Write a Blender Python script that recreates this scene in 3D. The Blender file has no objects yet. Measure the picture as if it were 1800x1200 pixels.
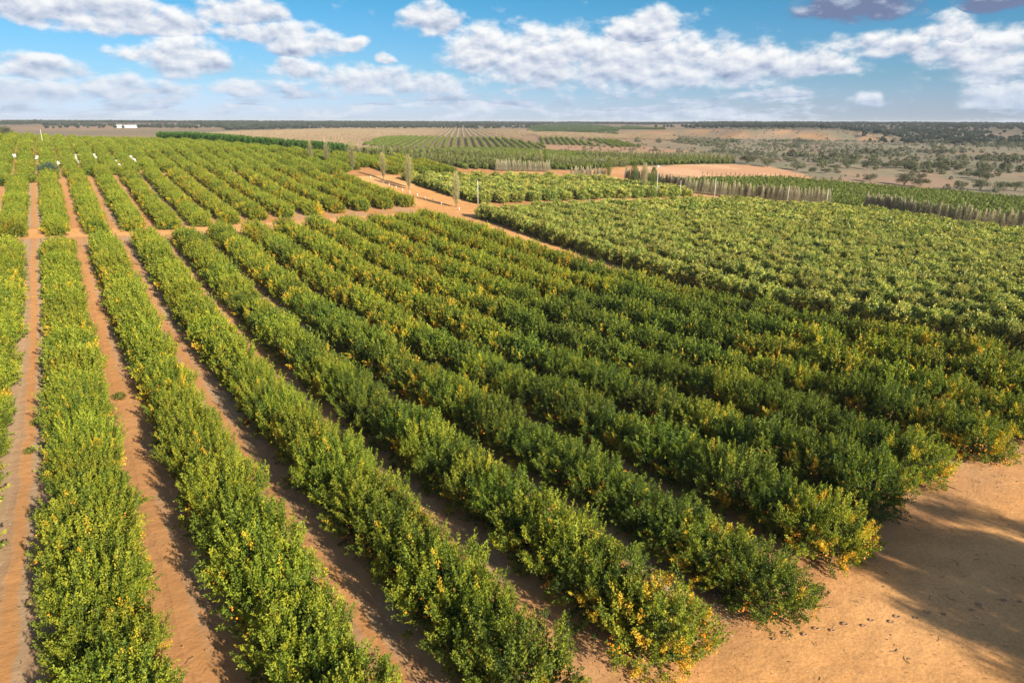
import bpy, math, random
import numpy as np
from mathutils import Matrix, Vector

# ------------------------------------------------------------------ camera
SC = bpy.context.scene
COL = SC.collection
H, PITCH, YAW, ROLL = 20.2192, 0.3127, 0.5795, 0.0035
SUN_AZ, SUN_EL = math.radians(172.0), math.radians(23.0)

fwd = Vector((math.sin(YAW) * math.cos(PITCH), math.cos(YAW) * math.cos(PITCH), -math.sin(PITCH)))
rgt = Vector((math.cos(YAW), -math.sin(YAW), 0))
upv = rgt.cross(fwd)
r2 = rgt * math.cos(ROLL) + upv * math.sin(ROLL)
u2 = upv * math.cos(ROLL) - rgt * math.sin(ROLL)
cam = bpy.data.cameras.new('camera')
camo = bpy.data.objects.new('camera', cam)
COL.objects.link(camo)
M = Matrix.Identity(4)
for i in range(3):
    M[i][0], M[i][1], M[i][2] = r2[i], u2[i], -fwd[i]
M[2][3] = H
camo.matrix_world = M
cam.sensor_width = 36; cam.lens = 24.0
cam.clip_start = 0.5; cam.clip_end = 60000
SC.camera = camo

# ------------------------------------------------------------------ sun and sky
EXPOSURE = 0.86
HAZE = 0.00009
SC.view_settings.view_transform = 'Standard'
SC.view_settings.look = 'None'
SC.view_settings.exposure = EXPOSURE
SC.view_settings.gamma = 1
SC.view_settings.use_curve_mapping = False
sun = bpy.data.lights.new('sun', 'SUN')
sun.energy = 5.0; sun.angle = math.radians(0.53); sun.color = (1.0, 0.90, 0.74)
suno = bpy.data.objects.new('sun', sun); COL.objects.link(suno)
sd = Vector((math.sin(SUN_AZ) * math.cos(SUN_EL), math.cos(SUN_AZ) * math.cos(SUN_EL), math.sin(SUN_EL)))
suno.rotation_euler = sd.to_track_quat('Z', 'Y').to_euler()

W = bpy.data.worlds.new('World'); SC.world = W; W.use_nodes = True
nt = W.node_tree; nt.nodes.clear(); N = nt.nodes; LK = nt.links
W.cycles.sampling_method = 'MANUAL'; W.cycles.sample_map_resolution = 512

def mth(op, a, b=None, c=None, tree=None, clamp=False):
    n = (tree or nt).nodes.new('ShaderNodeMath'); n.operation = op; n.use_clamp = clamp
    for k, v in enumerate((a, b, c)):
        if v is None: continue
        if isinstance(v, (int, float)): n.inputs[k].default_value = v
        else: (tree or nt).links.new(v, n.inputs[k])
    return n.outputs[0]
def maprange(v, a, b, c=0., d=1., smooth=True, tree=None):
    n = (tree or nt).nodes.new('ShaderNodeMapRange')
    n.interpolation_type = 'SMOOTHSTEP' if smooth else 'LINEAR'
    (tree or nt).links.new(v, n.inputs[0])
    for k, x in enumerate((a, b, c, d)): n.inputs[k + 1].default_value = x
    return n.outputs[0]
def mixc(f, a, b, tree=None, blend='MIX'):
    t = tree or nt
    n = t.nodes.new('ShaderNodeMix'); n.data_type = 'RGBA'; n.blend_type = blend
    for s, v in ((n.inputs[0], f), (n.inputs[6], a), (n.inputs[7], b)):
        if isinstance(v, (int, float)): s.default_value = v
        elif isinstance(v, tuple): s.default_value = (*v, 1)[:4]
        else: t.links.new(v, s)
    return n.outputs[2]
def noise(vec, scale, detail=5., rough=.55, tree=None, dist=0., lac=2.):
    t = tree or nt
    n = t.nodes.new('ShaderNodeTexNoise'); n.inputs['Scale'].default_value = scale
    n.inputs['Detail'].default_value = detail; n.inputs['Roughness'].default_value = rough
    n.inputs['Distortion'].default_value = dist; n.inputs['Lacunarity'].default_value = lac
    t.links.new(vec, n.inputs['Vector'])
    return n.outputs['Fac']
def ramp(v, stops, tree=None):
    t = tree or nt
    n = t.nodes.new('ShaderNodeValToRGB'); cr = n.color_ramp
    while len(cr.elements) < len(stops): cr.elements.new(0.5)
    for e, (p, c) in zip(cr.elements, stops): e.position = p; e.color = (*c, 1)
    t.links.new(v, n.inputs[0]); return n.outputs[0]
def cxyz(x, y, z=0., tree=None):
    t = tree or nt
    n = t.nodes.new('ShaderNodeCombineXYZ')
    for k, v in enumerate((x, y, z)):
        if isinstance(v, (int, float)): n.inputs[k].default_value = v
        else: t.links.new(v, n.inputs[k])
    return n.outputs[0]

tc = N.new('ShaderNodeTexCoord'); sep = N.new('ShaderNodeSeparateXYZ'); LK.new(tc.outputs['Generated'], sep.inputs[0])
dx, dy, dz = sep.outputs
fp = mth('ADD', mth('MULTIPLY', dx, math.sin(YAW)), mth('MULTIPLY', dy, math.cos(YAW)))
rp = mth('SUBTRACT', mth('MULTIPLY', dx, math.cos(YAW)), mth('MULTIPLY', dy, math.sin(YAW)))
az = mth('MULTIPLY', mth('ARCTAN2', rp, fp), 57.2958)
el = mth('MULTIPLY', mth('ARCSINE', dz), 57.2958)
elc = mth('MAXIMUM', el, -1.0)
# clear sky
sky = N.new('ShaderNodeTexSky'); sky.sky_type = 'NISHITA'; sky.sun_disc = False
sky.sun_elevation = SUN_EL; sky.sun_rotation = SUN_AZ; sky.air_density = 1.0; sky.dust_density = 0.3; sky.ozone_density = 1.5
tint = ramp(mth('DIVIDE', elc, 90., clamp=True), [(0.0, (0.60, 0.78, 1.48)), (0.014, (.52, .69, 1.25)), (0.035, (.39, .62, .98)), (0.1, (.21, .62, .86)), (0.3, (.22, .45, .72)), (1., (.4, .55, .7))])
clear = mixc(1.0, sky.outputs[0], tint, blend='MULTIPLY')
# cumulus: (azimuth from the valley heading, elevation, half width, half height, weight, grey) in degrees
CL = [(-32.49,6.89,3.03,1.25,1,0),(-28.4,6.58,4.19,1.44,1,0),(-24.65,6.2,3.33,1.15,1,0),(-23.85,4.04,2.84,1.56,1,0),(-27.22,4.28,1.6,.65,.8,0),(-19.89,7.17,2.93,1.09,1,0),(-15.73,5.33,2.89,1.31,1,0),(-18.67,5.92,2.8,.94,.9,0),(-12.13,5.35,1.18,.59,.9,0),(-6.29,7.12,2.33,1.16,1,0),(-9.94,4.44,.73,.4,.8,0),(-32.69,3.1,2.76,.9,1,0),(-33.74,1.57,4.58,.91,.9,0),(-28.79,1.86,4.3,.88,.8,0),(10.3,6.44,3.26,1.46,1.1,0),(-2.28,5.02,3.75,1.84,1,0),(2.58,4.3,5.7,2.41,1,0),(9.6,4.06,7.95,2.47,1,0),(17.16,3.77,6.61,1.64,1,0),(22.64,3.73,2.78,.98,.9,0),(-11.54,2.75,4.13,1.14,.9,0),(-16.1,3.48,1.99,.87,.9,0),(-20.25,2.22,2.4,.71,.7,0),(-7.19,2.6,3.99,.91,.8,0),(26.82,4.93,3.23,1.01,.8,0),(30.67,5.87,1.59,1.29,.8,0),(32.95,3.71,2.72,2.05,.85,0),(33.95,1.6,2.69,.91,.8,0),(29.8,4.35,1.95,.85,.7,0),(26.11,1.39,1.01,.53,.8,0),(24.65,7.67,3.97,1.47,1,1),(32.43,7.35,2.54,.98,1,1)]
g = bpy.data.node_groups.new('cloud_puff', 'ShaderNodeTree')
for nm in ('az', 'el', 'a', 'e', 'w', 'h', 'k', 'prev', 'tone', 'dark'): g.interface.new_socket(nm, in_out='INPUT', socket_type='NodeSocketFloat')
for nm in ('D', 'tone'): g.interface.new_socket(nm, in_out='OUTPUT', socket_type='NodeSocketFloat')
gi = g.nodes.new('NodeGroupInput').outputs; go = g.nodes.new('NodeGroupOutput').inputs
ua = mth('DIVIDE', mth('SUBTRACT', gi[0], gi[2], tree=g), gi[4], tree=g)
ue = mth('DIVIDE', mth('SUBTRACT', gi[1], gi[3], tree=g), gi[5], tree=g)
neg = mth('LESS_THAN', ue, 0., tree=g)
ue2 = mth('MULTIPLY', ue, mth('ADD', 1.0, mth('MULTIPLY', neg, .35, tree=g), tree=g), tree=g)
q = mth('ADD', mth('MULTIPLY', ua, ua, tree=g), mth('MULTIPLY', ue2, ue2, tree=g), tree=g)
D = mth('MULTIPLY', mth('SUBTRACT', 1.0, q, tree=g), gi[6], tree=g)
isn = mth('GREATER_THAN', D, gi[7], tree=g)
t1 = mth('SUBTRACT', mth('MULTIPLY', ue, .5, tree=g), gi[9], tree=g)
tn = mth('ADD', mth('MULTIPLY', isn, t1, tree=g), mth('MULTIPLY', mth('SUBTRACT', 1., isn, tree=g), gi[8], tree=g), tree=g)
g.links.new(mth('MAXIMUM', D, gi[7], tree=g), go[0]); g.links.new(tn, go[1])
wv = cxyz(mth('MULTIPLY', az, .30), mth('MULTIPLY', el, .55), 1.3)
def sky_noise_color(scale, det):
    n = N.new('ShaderNodeTexNoise'); n.inputs['Scale'].default_value = scale; n.inputs['Detail'].default_value = det
    LK.new(wv, n.inputs['Vector']); s = N.new('ShaderNodeSeparateXYZ'); LK.new(n.outputs['Color'], s.inputs[0]); return s.outputs
w1 = sky_noise_color(1.2, 4.)
azw = mth('ADD', az, mth('MULTIPLY', mth('SUBTRACT', w1[0], .5), 3.2))
elw = mth('ADD', el, mth('MULTIPLY', mth('SUBTRACT', w1[1], .5), 1.1))
Dv, Tv = None, None
for (a, e, w, h, k, dk) in CL:
    n = N.new('ShaderNodeGroup'); n.node_tree = g
    LK.new(azw, n.inputs[0]); LK.new(elw, n.inputs[1])
    for s, v in zip(range(2, 7), (a, e, w * 1.18, h * 1.25, k)): n.inputs[s].default_value = v
    n.inputs[9].default_value = dk * 1.1
    if Dv is None: n.inputs[7].default_value = -1.2; n.inputs[8].default_value = 0
    else: LK.new(Dv, n.inputs[7]); LK.new(Tv, n.inputs[8])
    Dv, Tv = n.outputs
# low streets of distant cloud near the horizon
n_low = noise(cxyz(mth('MULTIPLY', az, .16), mth('MULTIPLY', el, .95), 4.), 1.3, 5., .6)
lowband = mth('MULTIPLY', maprange(el, 4.6, 1.2), mth('SUBTRACT', 1.0, mth('MULTIPLY', mth('MULTIPLY', maprange(az, 21., 25.), maprange(az, 33., 30.)), .8)))
Dlow = mth('SUBTRACT', mth('MULTIPLY', mth('MULTIPLY', mth('SUBTRACT', n_low, .36), 4.6), lowband), .35)
# the rest of the sky carries the same kind of broken cumulus
den = mth('ADD', mth('MAXIMUM', dz, 0.), .12)
n_gen = noise(cxyz(mth('DIVIDE', dx, den), mth('DIVIDE', dy, den), 0.), 1.1, 5., .55)
outm = mth('MAXIMUM', maprange(el, 9.2, 12.), maprange(mth('ABSOLUTE', az), 38., 42.))
Dgen = mth('SUBTRACT', mth('MULTIPLY', mth('MULTIPLY', mth('SUBTRACT', n_gen, .54), 7.), outm), mth('MULTIPLY', mth('SUBTRACT', 1., outm), 1.2))
det = noise(cxyz(mth('MULTIPLY', az, .50), mth('MULTIPLY', el, .85), 0.), 1.0, 7., .55)
det2 = noise(cxyz(mth('MULTIPLY', mth('ADD', az, .22), .50), mth('MULTIPLY', mth('ADD', el, .42), .85), 0.), 1.0, 4., .50)
Dall = mth('MAXIMUM', mth('MAXIMUM', Dv, Dlow), Dgen)
dens = mth('ADD', Dall, mth('MULTIPLY', mth('SUBTRACT', det, .5), 2.3))
alpha = maprange(dens, -.14, .74)
relief = mth('SUBTRACT', det, det2)
br = mth('ADD', mth('ADD', .70, mth('MULTIPLY', relief, 1.8)), mth('MULTIPLY', Tv, .60))
thick = maprange(dens, .3, 1.7)
br = mth('SUBTRACT', br, mth('MULTIPLY', thick, .12))
ccol = ramp(br, [(0.0, (.20, .25, .42)), (.32, (.46, .53, .69)), (.58, (.70, .75, .87)), (.82, (.92, .94, .98)), (1., (1.06, 1.06, 1.06))])
ccol = mixc(maprange(el, 5., .5, 0., .55), ccol, (.60, .73, .92))
cs = N.new('ShaderNodeVectorMath'); cs.operation = 'SCALE'; LK.new(ccol, cs.inputs[0]); cs.inputs[3].default_value = 7.6
final = mixc(mth('MULTIPLY', alpha, .97), clear, cs.outputs[0])
bg = N.new('ShaderNodeBackground'); LK.new(final, bg.inputs[0]); bg.inputs[1].default_value = 0.068
wo = N.new('ShaderNodeOutputWorld'); LK.new(bg.outputs[0], wo.inputs[0])

# ------------------------------------------------------------------ helpers
rng = np.random.default_rng(11)
def ss(a, b, x):
    t = np.clip((x - a) / (b - a), 0, 1); return t * t * (3 - 2 * t)
UK = [-60, -10, 15, 30, 50, 75, 100, 130, 160, 200, 260.]; UZ = [1.2, .92, 0, -.55, -2.4, -2.9, -2.2, -.6, -.2, 2.03, 7.09]
VK = [-60, -30, 0, 30, 60, 100, 150, 220, 320, 600.]; VZ = [1.8, 1.83, 0, -1.8, -1.8, -1.9, -3.44, -6.6, -9., -9.5]
def smooth_table(K, Z, lo, hi, st, sig):
    gx = np.arange(lo, hi, st); y = np.interp(gx, K, Z); n = int(sig * 3 / st)
    k = np.exp(-.5 * (np.arange(-n, n + 1) * st / sig) ** 2); k /= k.sum()
    return gx, np.convolve(np.pad(y, n, mode='edge'), k, mode='valid')
UG, UT = smooth_table(UK, UZ, -100, 400, 1., 7.); VG, VT = smooth_table(VK, VZ, -150, 900, 1., 10.)
def height(x, y):
    x = np.asarray(x, float); y = np.asarray(y, float)
    z = np.interp(y, UG, UT) + np.interp(x, VG, VT)
    C = np.interp(y, [262, 290, 350, 400, 520, 700], [0, 2.6, 4., 3.6, 1, 0])
    z = z + C * (1 - ss(50, 130, x))
    d = np.hypot(x, y); f = x * .766 + y * .643; l = x * .643 - y * .766
    side = ss(-260, 60, l + 40 * np.sin(f / 170.))
    wig = 45 * np.sin(l / 90.) + 25 * np.sin(l / 37. + 1) + 10 * np.sin(l / 17.)
    w2 = ss(140, 300, l)
    blf = ss(1150, 1215, f + wig) * (1 - w2) + w2 * ss(1000, 1900, f)
    val = -8.5 + 14.5 * blf + 2.5 * ss(300, 1100, f)
    plain = 1.5 + 1.0 * np.sin(x / 310.) * np.sin(y / 270.)
    zf = plain * (1 - side) + val * side + (7.5 - 3.5 * side) * ss(1300, 2500, d)
    w = ss(380, 700, d)
    return z * (1 - w) + zf * w
def hz(x, y): return float(height(x, y))
def px(x, y, z):
    """where a world point falls in the photograph (only used to leave out what no view could show)"""
    z = z - H; f = y * np.cos(YAW) + x * np.sin(YAW); r = -y * np.sin(YAW) + x * np.cos(YAW)
    Zc = f * np.cos(PITCH) - z * np.sin(PITCH); Y = -(z * np.cos(PITCH) + f * np.sin(PITCH))
    Zs = np.where(Zc > .5, Zc, .5)
    return np.where(Zc > .5, 900 + 1200 * r / Zs, 1e6), np.where(Zc > .5, 600 + 1200 * Y / Zs, 1e6)

def vnoise(x, y, s, seed=0):
    """cheap smooth value noise, 0..1"""
    x = np.asarray(x, float) / s + seed * 17.3; y = np.asarray(y, float) / s - seed * 9.1
    xi = np.floor(x); yi = np.floor(y); fx = x - xi; fy = y - yi
    fx = fx * fx * (3 - 2 * fx); fy = fy * fy * (3 - 2 * fy)
    def hsh(a, b):
        v = np.sin(a * 127.1 + b * 311.7 + seed * 3.7) * 43758.5453; return v - np.floor(v)
    return (hsh(xi, yi) * (1 - fx) + hsh(xi + 1, yi) * fx) * (1 - fy) + (hsh(xi, yi + 1) * (1 - fx) + hsh(xi + 1, yi + 1) * fx) * fy
def fbm(x, y, s, seed=0, o=4):
    v = 0; a = .5; t = 0
    for k in range(o): v = v + a * vnoise(x, y, s / 2 ** k, seed + k); t += a; a *= .55
    return v / t

def mesh_from(name, V, Fc, mats, attrs=None, smooth=False, mi=None):
    """V (n,3), Fc (m,k) ; attrs {name: per-face floats}"""
    V = np.asarray(V, np.float32); Fc = np.asarray(Fc, np.int32)
    me = bpy.data.meshes.new(name); m, k = Fc.shape
    me.vertices.add(len(V)); me.vertices.foreach_set('co', V.ravel())
    me.loops.add(m * k); me.loops.foreach_set('vertex_index', Fc.ravel())
    me.polygons.add(m); me.polygons.foreach_set('loop_start', np.arange(0, m * k, k, dtype=np.int32))
    try: me.polygons.foreach_set('loop_total', np.full(m, k, dtype=np.int32))
    except Exception: pass
    me.polygons.foreach_set('use_smooth', np.full(m, smooth))
    for mt in (mats if isinstance(mats, (list, tuple)) else [mats]): me.materials.append(mt)
    if mi is not None: me.polygons.foreach_set('material_index', np.asarray(mi, np.int32))
    for an, av in (attrs or {}).items():
        a = me.attributes.new(an, 'FLOAT', 'FACE'); a.data.foreach_set('value', np.asarray(av, np.float32))
    me.update(); me.validate()
    return me
def link(name, me, parent=None, loc=(0, 0, 0)):
    o = bpy.data.objects.new(name, me); COL.objects.link(o); o.parent = parent; o.location = loc; return o
def tag(o, label=None, cat=None, group=None, kind=None):
    if label: o['label'] = label
    if cat: o['category'] = cat
    if group: o['group'] = group
    if kind: o['kind'] = kind
    return o
def empty(name, loc, rz=0., scale=(1, 1, 1)):
    o = bpy.data.objects.new(name, None); COL.objects.link(o); o.location = loc; o.rotation_euler = (0, 0, rz); o.scale = scale
    o.empty_display_size = .3; return o

class Geo:
    """collects quads (as tuples of 4) for solid little props"""
    def __init__(s): s.v = []; s.f = []
    def quadmesh(s, V, Fq):
        b = len(s.v); s.v += [tuple(p) for p in V]; s.f += [tuple(i + b for i in f) for f in Fq]
    def box(s, c, d, rz=0., bev=0.0):
        x, y, z = d[0] / 2, d[1] / 2, d[2] / 2; P = []
        for sx, sy, sz in ((-1,-1,-1),(1,-1,-1),(1,1,-1),(-1,1,-1),(-1,-1,1),(1,-1,1),(1,1,1),(-1,1,1)):
            a, b = sx * x, sy * y
            P.append((c[0] + a * math.cos(rz) - b * math.sin(rz), c[1] + a * math.sin(rz) + b * math.cos(rz), c[2] + sz * z))
        s.quadmesh(P, [(0,3,2,1),(4,5,6,7),(0,1,5,4),(1,2,6,5),(2,3,7,6),(3,0,4,7)])
    def tube(s, pts, rad, n=6):
        pts = [Vector(p) for p in pts]; b = len(s.v)
        for i, p in enumerate(pts):
            t = (pts[min(i + 1, len(pts) - 1)] - pts[max(i - 1, 0)]).normalized()
            a = t.orthogonal().normalized(); c = t.cross(a)
            r = rad[i] if isinstance(rad, (list, tuple)) else rad
            for k in range(n):
                an = 2 * math.pi * k / n; s.v.append(tuple(p + (a * math.cos(an) + c * math.sin(an)) * r))
        for i in range(len(pts) - 1):
            for k in range(n):
                k2 = (k + 1) % n; s.f.append((b + i * n + k, b + i * n + k2, b + (i + 1) * n + k2, b + (i + 1) * n + k))
        # end caps as degenerate-free fans of quads
        for e, rev in ((0, True), (len(pts) - 1, False)):
            ids = [b + e * n + k for k in range(n)]
            if rev: ids = ids[::-1]
            for k in range(1, n - 2, 2): s.f.append((ids[0], ids[k], ids[k + 1], ids[k + 2]))
    def mesh(s, name, m, smooth=False): return mesh_from(name, s.v, s.f, m, smooth=smooth)

# ------------------------------------------------------------------ materials
def new_mat(name):
    m = bpy.data.materials.new(name); m.use_nodes = True; t = m.node_tree; t.nodes.clear(); return m, t
def leaf_mat(name, stops, trans=.28, var=.16, rough=.5, spec=.3):
    m, t = new_mat(name)
    at = t.nodes.new('ShaderNodeAttribute'); at.attribute_name = 'tint'
    oi = t.nodes.new('ShaderNodeObjectInfo')
    c = ramp(at.outputs['Fac'], stops, t)
    hsv = t.nodes.new('ShaderNodeHueSaturation'); t.links.new(c, hsv.inputs['Color']); hsv.inputs['Saturation'].default_value = 1.0
    t.links.new(mth('ADD', 1 - var, mth('MULTIPLY', oi.outputs['Random'], 2 * var, tree=t), tree=t), hsv.inputs['Value'])
    t.links.new(mth('ADD', .488, mth('MULTIPLY', mth('FRACT', mth('MULTIPLY', oi.outputs['Random'], 7.31, tree=t), tree=t), .024, tree=t), tree=t), hsv.inputs['Hue'])
    p = t.nodes.new('ShaderNodeBsdfPrincipled'); t.links.new(hsv.outputs[0], p.inputs['Base Color'])
    p.inputs['Roughness'].default_value = rough; p.inputs['Specular IOR Level'].default_value = spec
    tr = t.nodes.new('ShaderNodeBsdfTranslucent'); t.links.new(mixc(1., hsv.outputs[0], (1.25, 1.3, .7), t, 'MULTIPLY'), tr.inputs[0])
    mx = t.nodes.new('ShaderNodeMixShader'); mx.inputs[0].default_value = trans
    t.links.new(p.outputs[0], mx.inputs[1]); t.links.new(tr.outputs[0], mx.inputs[2])
    o = t.nodes.new('ShaderNodeOutputMaterial'); t.links.new(mx.outputs[0], o.inputs[0]); return m
def solid_mat(name, c1, c2, scale=3., rough=.8, bump=.0, metal=0., spec=.3, emis=None):
    m, t = new_mat(name); tcn = t.nodes.new('ShaderNodeTexCoord')
    f = noise(tcn.outputs['Object'], scale, 6., .6, t)
    c = mixc(maprange(f, .3, .7, tree=t), c1, c2, t)
    p = t.nodes.new('ShaderNodeBsdfPrincipled'); t.links.new(c, p.inputs['Base Color']); p.inputs['Roughness'].default_value = rough
    p.inputs['Metallic'].default_value = metal; p.inputs['Specular IOR Level'].default_value = spec
    if bump:
        b = t.nodes.new('ShaderNodeBump'); b.inputs['Strength'].default_value = bump; b.inputs['Distance'].default_value = .02
        t.links.new(f, b.inputs['Height']); t.links.new(b.outputs[0], p.inputs['Normal'])
    o = t.nodes.new('ShaderNodeOutputMaterial'); t.links.new(p.outputs[0], o.inputs[0]); return m

MAT_CITRUS = leaf_mat('citrus_leaf', [(0., (.030, .058, .010)), (.22, (.075, .115, .016)), (.40, (.165, .22, .019)), (.58, (.315, .345, .026)), (.70, (.46, .40, .03)), (.88, (.64, .46, .035)), (1., (.76, .47, .035))], .24)
MAT_PALE = leaf_mat('broad_leaf', [(0., (.05, .10, .02)), (.25, (.17, .23, .035)), (.6, (.43, .45, .075)), (1., (.72, .62, .13))], .22, .14, .38, .5)
MAT_FRUIT = solid_mat('orange_fruit', (.75, .22, .015), (.85, .33, .02), 8., .45)
MAT_BARK = solid_mat('bark', (.16, .11, .07), (.26, .20, .14), 6., .9, .4)
MAT_POPLAR = leaf_mat('poplar_twig', [(0., (.15, .14, .07)), (.35, (.28, .25, .12)), (.65, (.42, .37, .18)), (1., (.60, .51, .24))], .2, .12, .7, .1)
MAT_GREYPOP = leaf_mat('windbreak_twig', [(0., (.17, .16, .11)), (.4, (.30, .275, .19)), (.7, (.46, .42, .29)), (1., (.70, .64, .46))], .2, .12, .7, .1)
MAT_SCRUB = leaf_mat('scrub_leaf', [(0., (.045, .062, .032)), (.5, (.12, .135, .07)), (1., (.26, .24, .14))], .18, .25, .6, .2)
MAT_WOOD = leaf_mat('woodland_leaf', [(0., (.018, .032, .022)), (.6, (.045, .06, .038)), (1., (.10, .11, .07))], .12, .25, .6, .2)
MAT_VINE = leaf_mat('row_leaf', [(0., (.05, .085, .015)), (.5, (.13, .18, .028)), (1., (.28, .31, .06))], .25, .2)
MAT_SCRUB2 = leaf_mat('dark_row_leaf', [(0., (.03, .06, .02)), (.5, (.07, .12, .03)), (1., (.15, .20, .06))], .15, .2)
MAT_BROWN = leaf_mat('dormant_row_twig', [(0., (.22, .15, .11)), (.5, (.36, .26, .18)), (1., (.50, .38, .22))], .15, .2, .7, .1)
MAT_TEAL = leaf_mat('grey_teal_leaf', [(0., (.04, .075, .05)), (.5, (.09, .14, .095)), (1., (.19, .25, .16))], .2)
MAT_WHITE = solid_mat('white_plastic', (.74, .74, .72), (.82, .82, .80), 2., .5)
MAT_POLE = solid_mat('pale_pole', (.62, .60, .55), (.75, .73, .68), 3., .6)
MAT_STEEL = solid_mat('galvanised_sheet', (.55, .58, .60), (.68, .70, .70), 1., .5, metal=.2)
MAT_PIPE = solid_mat('black_pipe', (.02, .02, .022), (.04, .04, .04), 4., .5)
MAT_DARK = solid_mat('dark_opening', (.03, .03, .035), (.05, .05, .05), 3., .7)
MAT_RUBBER = MAT_PIPE
MAT_LITTER = leaf_mat('leaf_litter', [(0., (.12, .075, .04)), (.5, (.30, .22, .13)), (1., (.52, .42, .28))], .1, .1, .8, .1)

# ------------------------------------------------------------------ ground
def axis(lo, hi, st, far):
    mid = list(np.arange(lo, hi + .01, st)); d = st; p = mid[-1]; a = []
    while p < far: d *= 1.055; p += d; a.append(p)
    d = st; p = mid[0]; b = []
    while p > -far: d *= 1.07; p -= d; b.append(p)
    return np.array(b[::-1] + mid + a)
AX = axis(-30, 240, 1.25, 11000); AY = axis(-15, 330, 1.25, 11000)
GX, GY = np.meshgrid(AX, AY)
GZ = height(GX, GY)
dcam = np.hypot(GX, GY)
GZ = GZ + (fbm(GX, GY, 9., 5) - .5) * .22 * (dcam < 500) + (fbm(GX, GY, 60., 7) - .5) * np.where(dcam > 700, 1.6, .3)

def inpoly(x, y, P):
    r = np.zeros(np.shape(x), bool); n = len(P); j = n - 1
    for i in range(n):
        xi, yi = P[i]; xj, yj = P[j]
        c = ((yi > y) != (yj > y)) & (x < (xj - xi) * (y - yi) / (yj - yi + 1e-12) + xi)
        r ^= c; j = i
    return r
SAND = [(203, 212), (212, 236), (228, 247), (272, 256), (313, 257), (330, 246), (322, 222), (311, 203), (295, 208), (280, 212), (250, 214)]
F5 = [(132, 236), (122, 300), (150, 380), (166, 376), (242, 448), (291, 446), (307, 417), (324, 386), (329, 343), (332, 289), (322, 262), (228, 252), (198, 240), (190, 236), (160, 238)]
LOW = [(196, 205), (250, 208), (285, 204), (305, 180), (322, 150), (330, 100), (335, 40), (226, 40), (226, 95), (219, 128), (223, 142), (200, 180)]
F1 = [(108, 420), (112, 700), (160, 1000), (269, 1250), (480, 1480), (760, 1600), (800, 1300), (862, 1250), (600, 850), (470, 700), (362, 530), (300, 540), (300, 500), (190, 500), (185, 440), (150, 400)]
F2 = [(190, 492), (215, 462), (327, 455), (353, 485), (400, 640), (345, 760), (300, 720)]
F3 = [(720, 1060), (1105, 1594), (1500, 1900), (1150, 1290), (724, 815)]
F3B = [(870, 860), (1001, 1158), (1322, 1459), (1120, 1115)]
F3BR = [(445, 620), (640, 930), (720, 1000), (720, 800), (860, 850), (780, 740), (640, 605)]
F4 = [(361, 512), (462, 655), (486, 634), (411, 482)]
F4B = [(414, 468), (487, 604), (512, 586), (460, 484)]
BELT = [(310, 470), (330, 500), (365, 512), (460, 480), (470, 420), (345, 390), (320, 425)]
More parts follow.
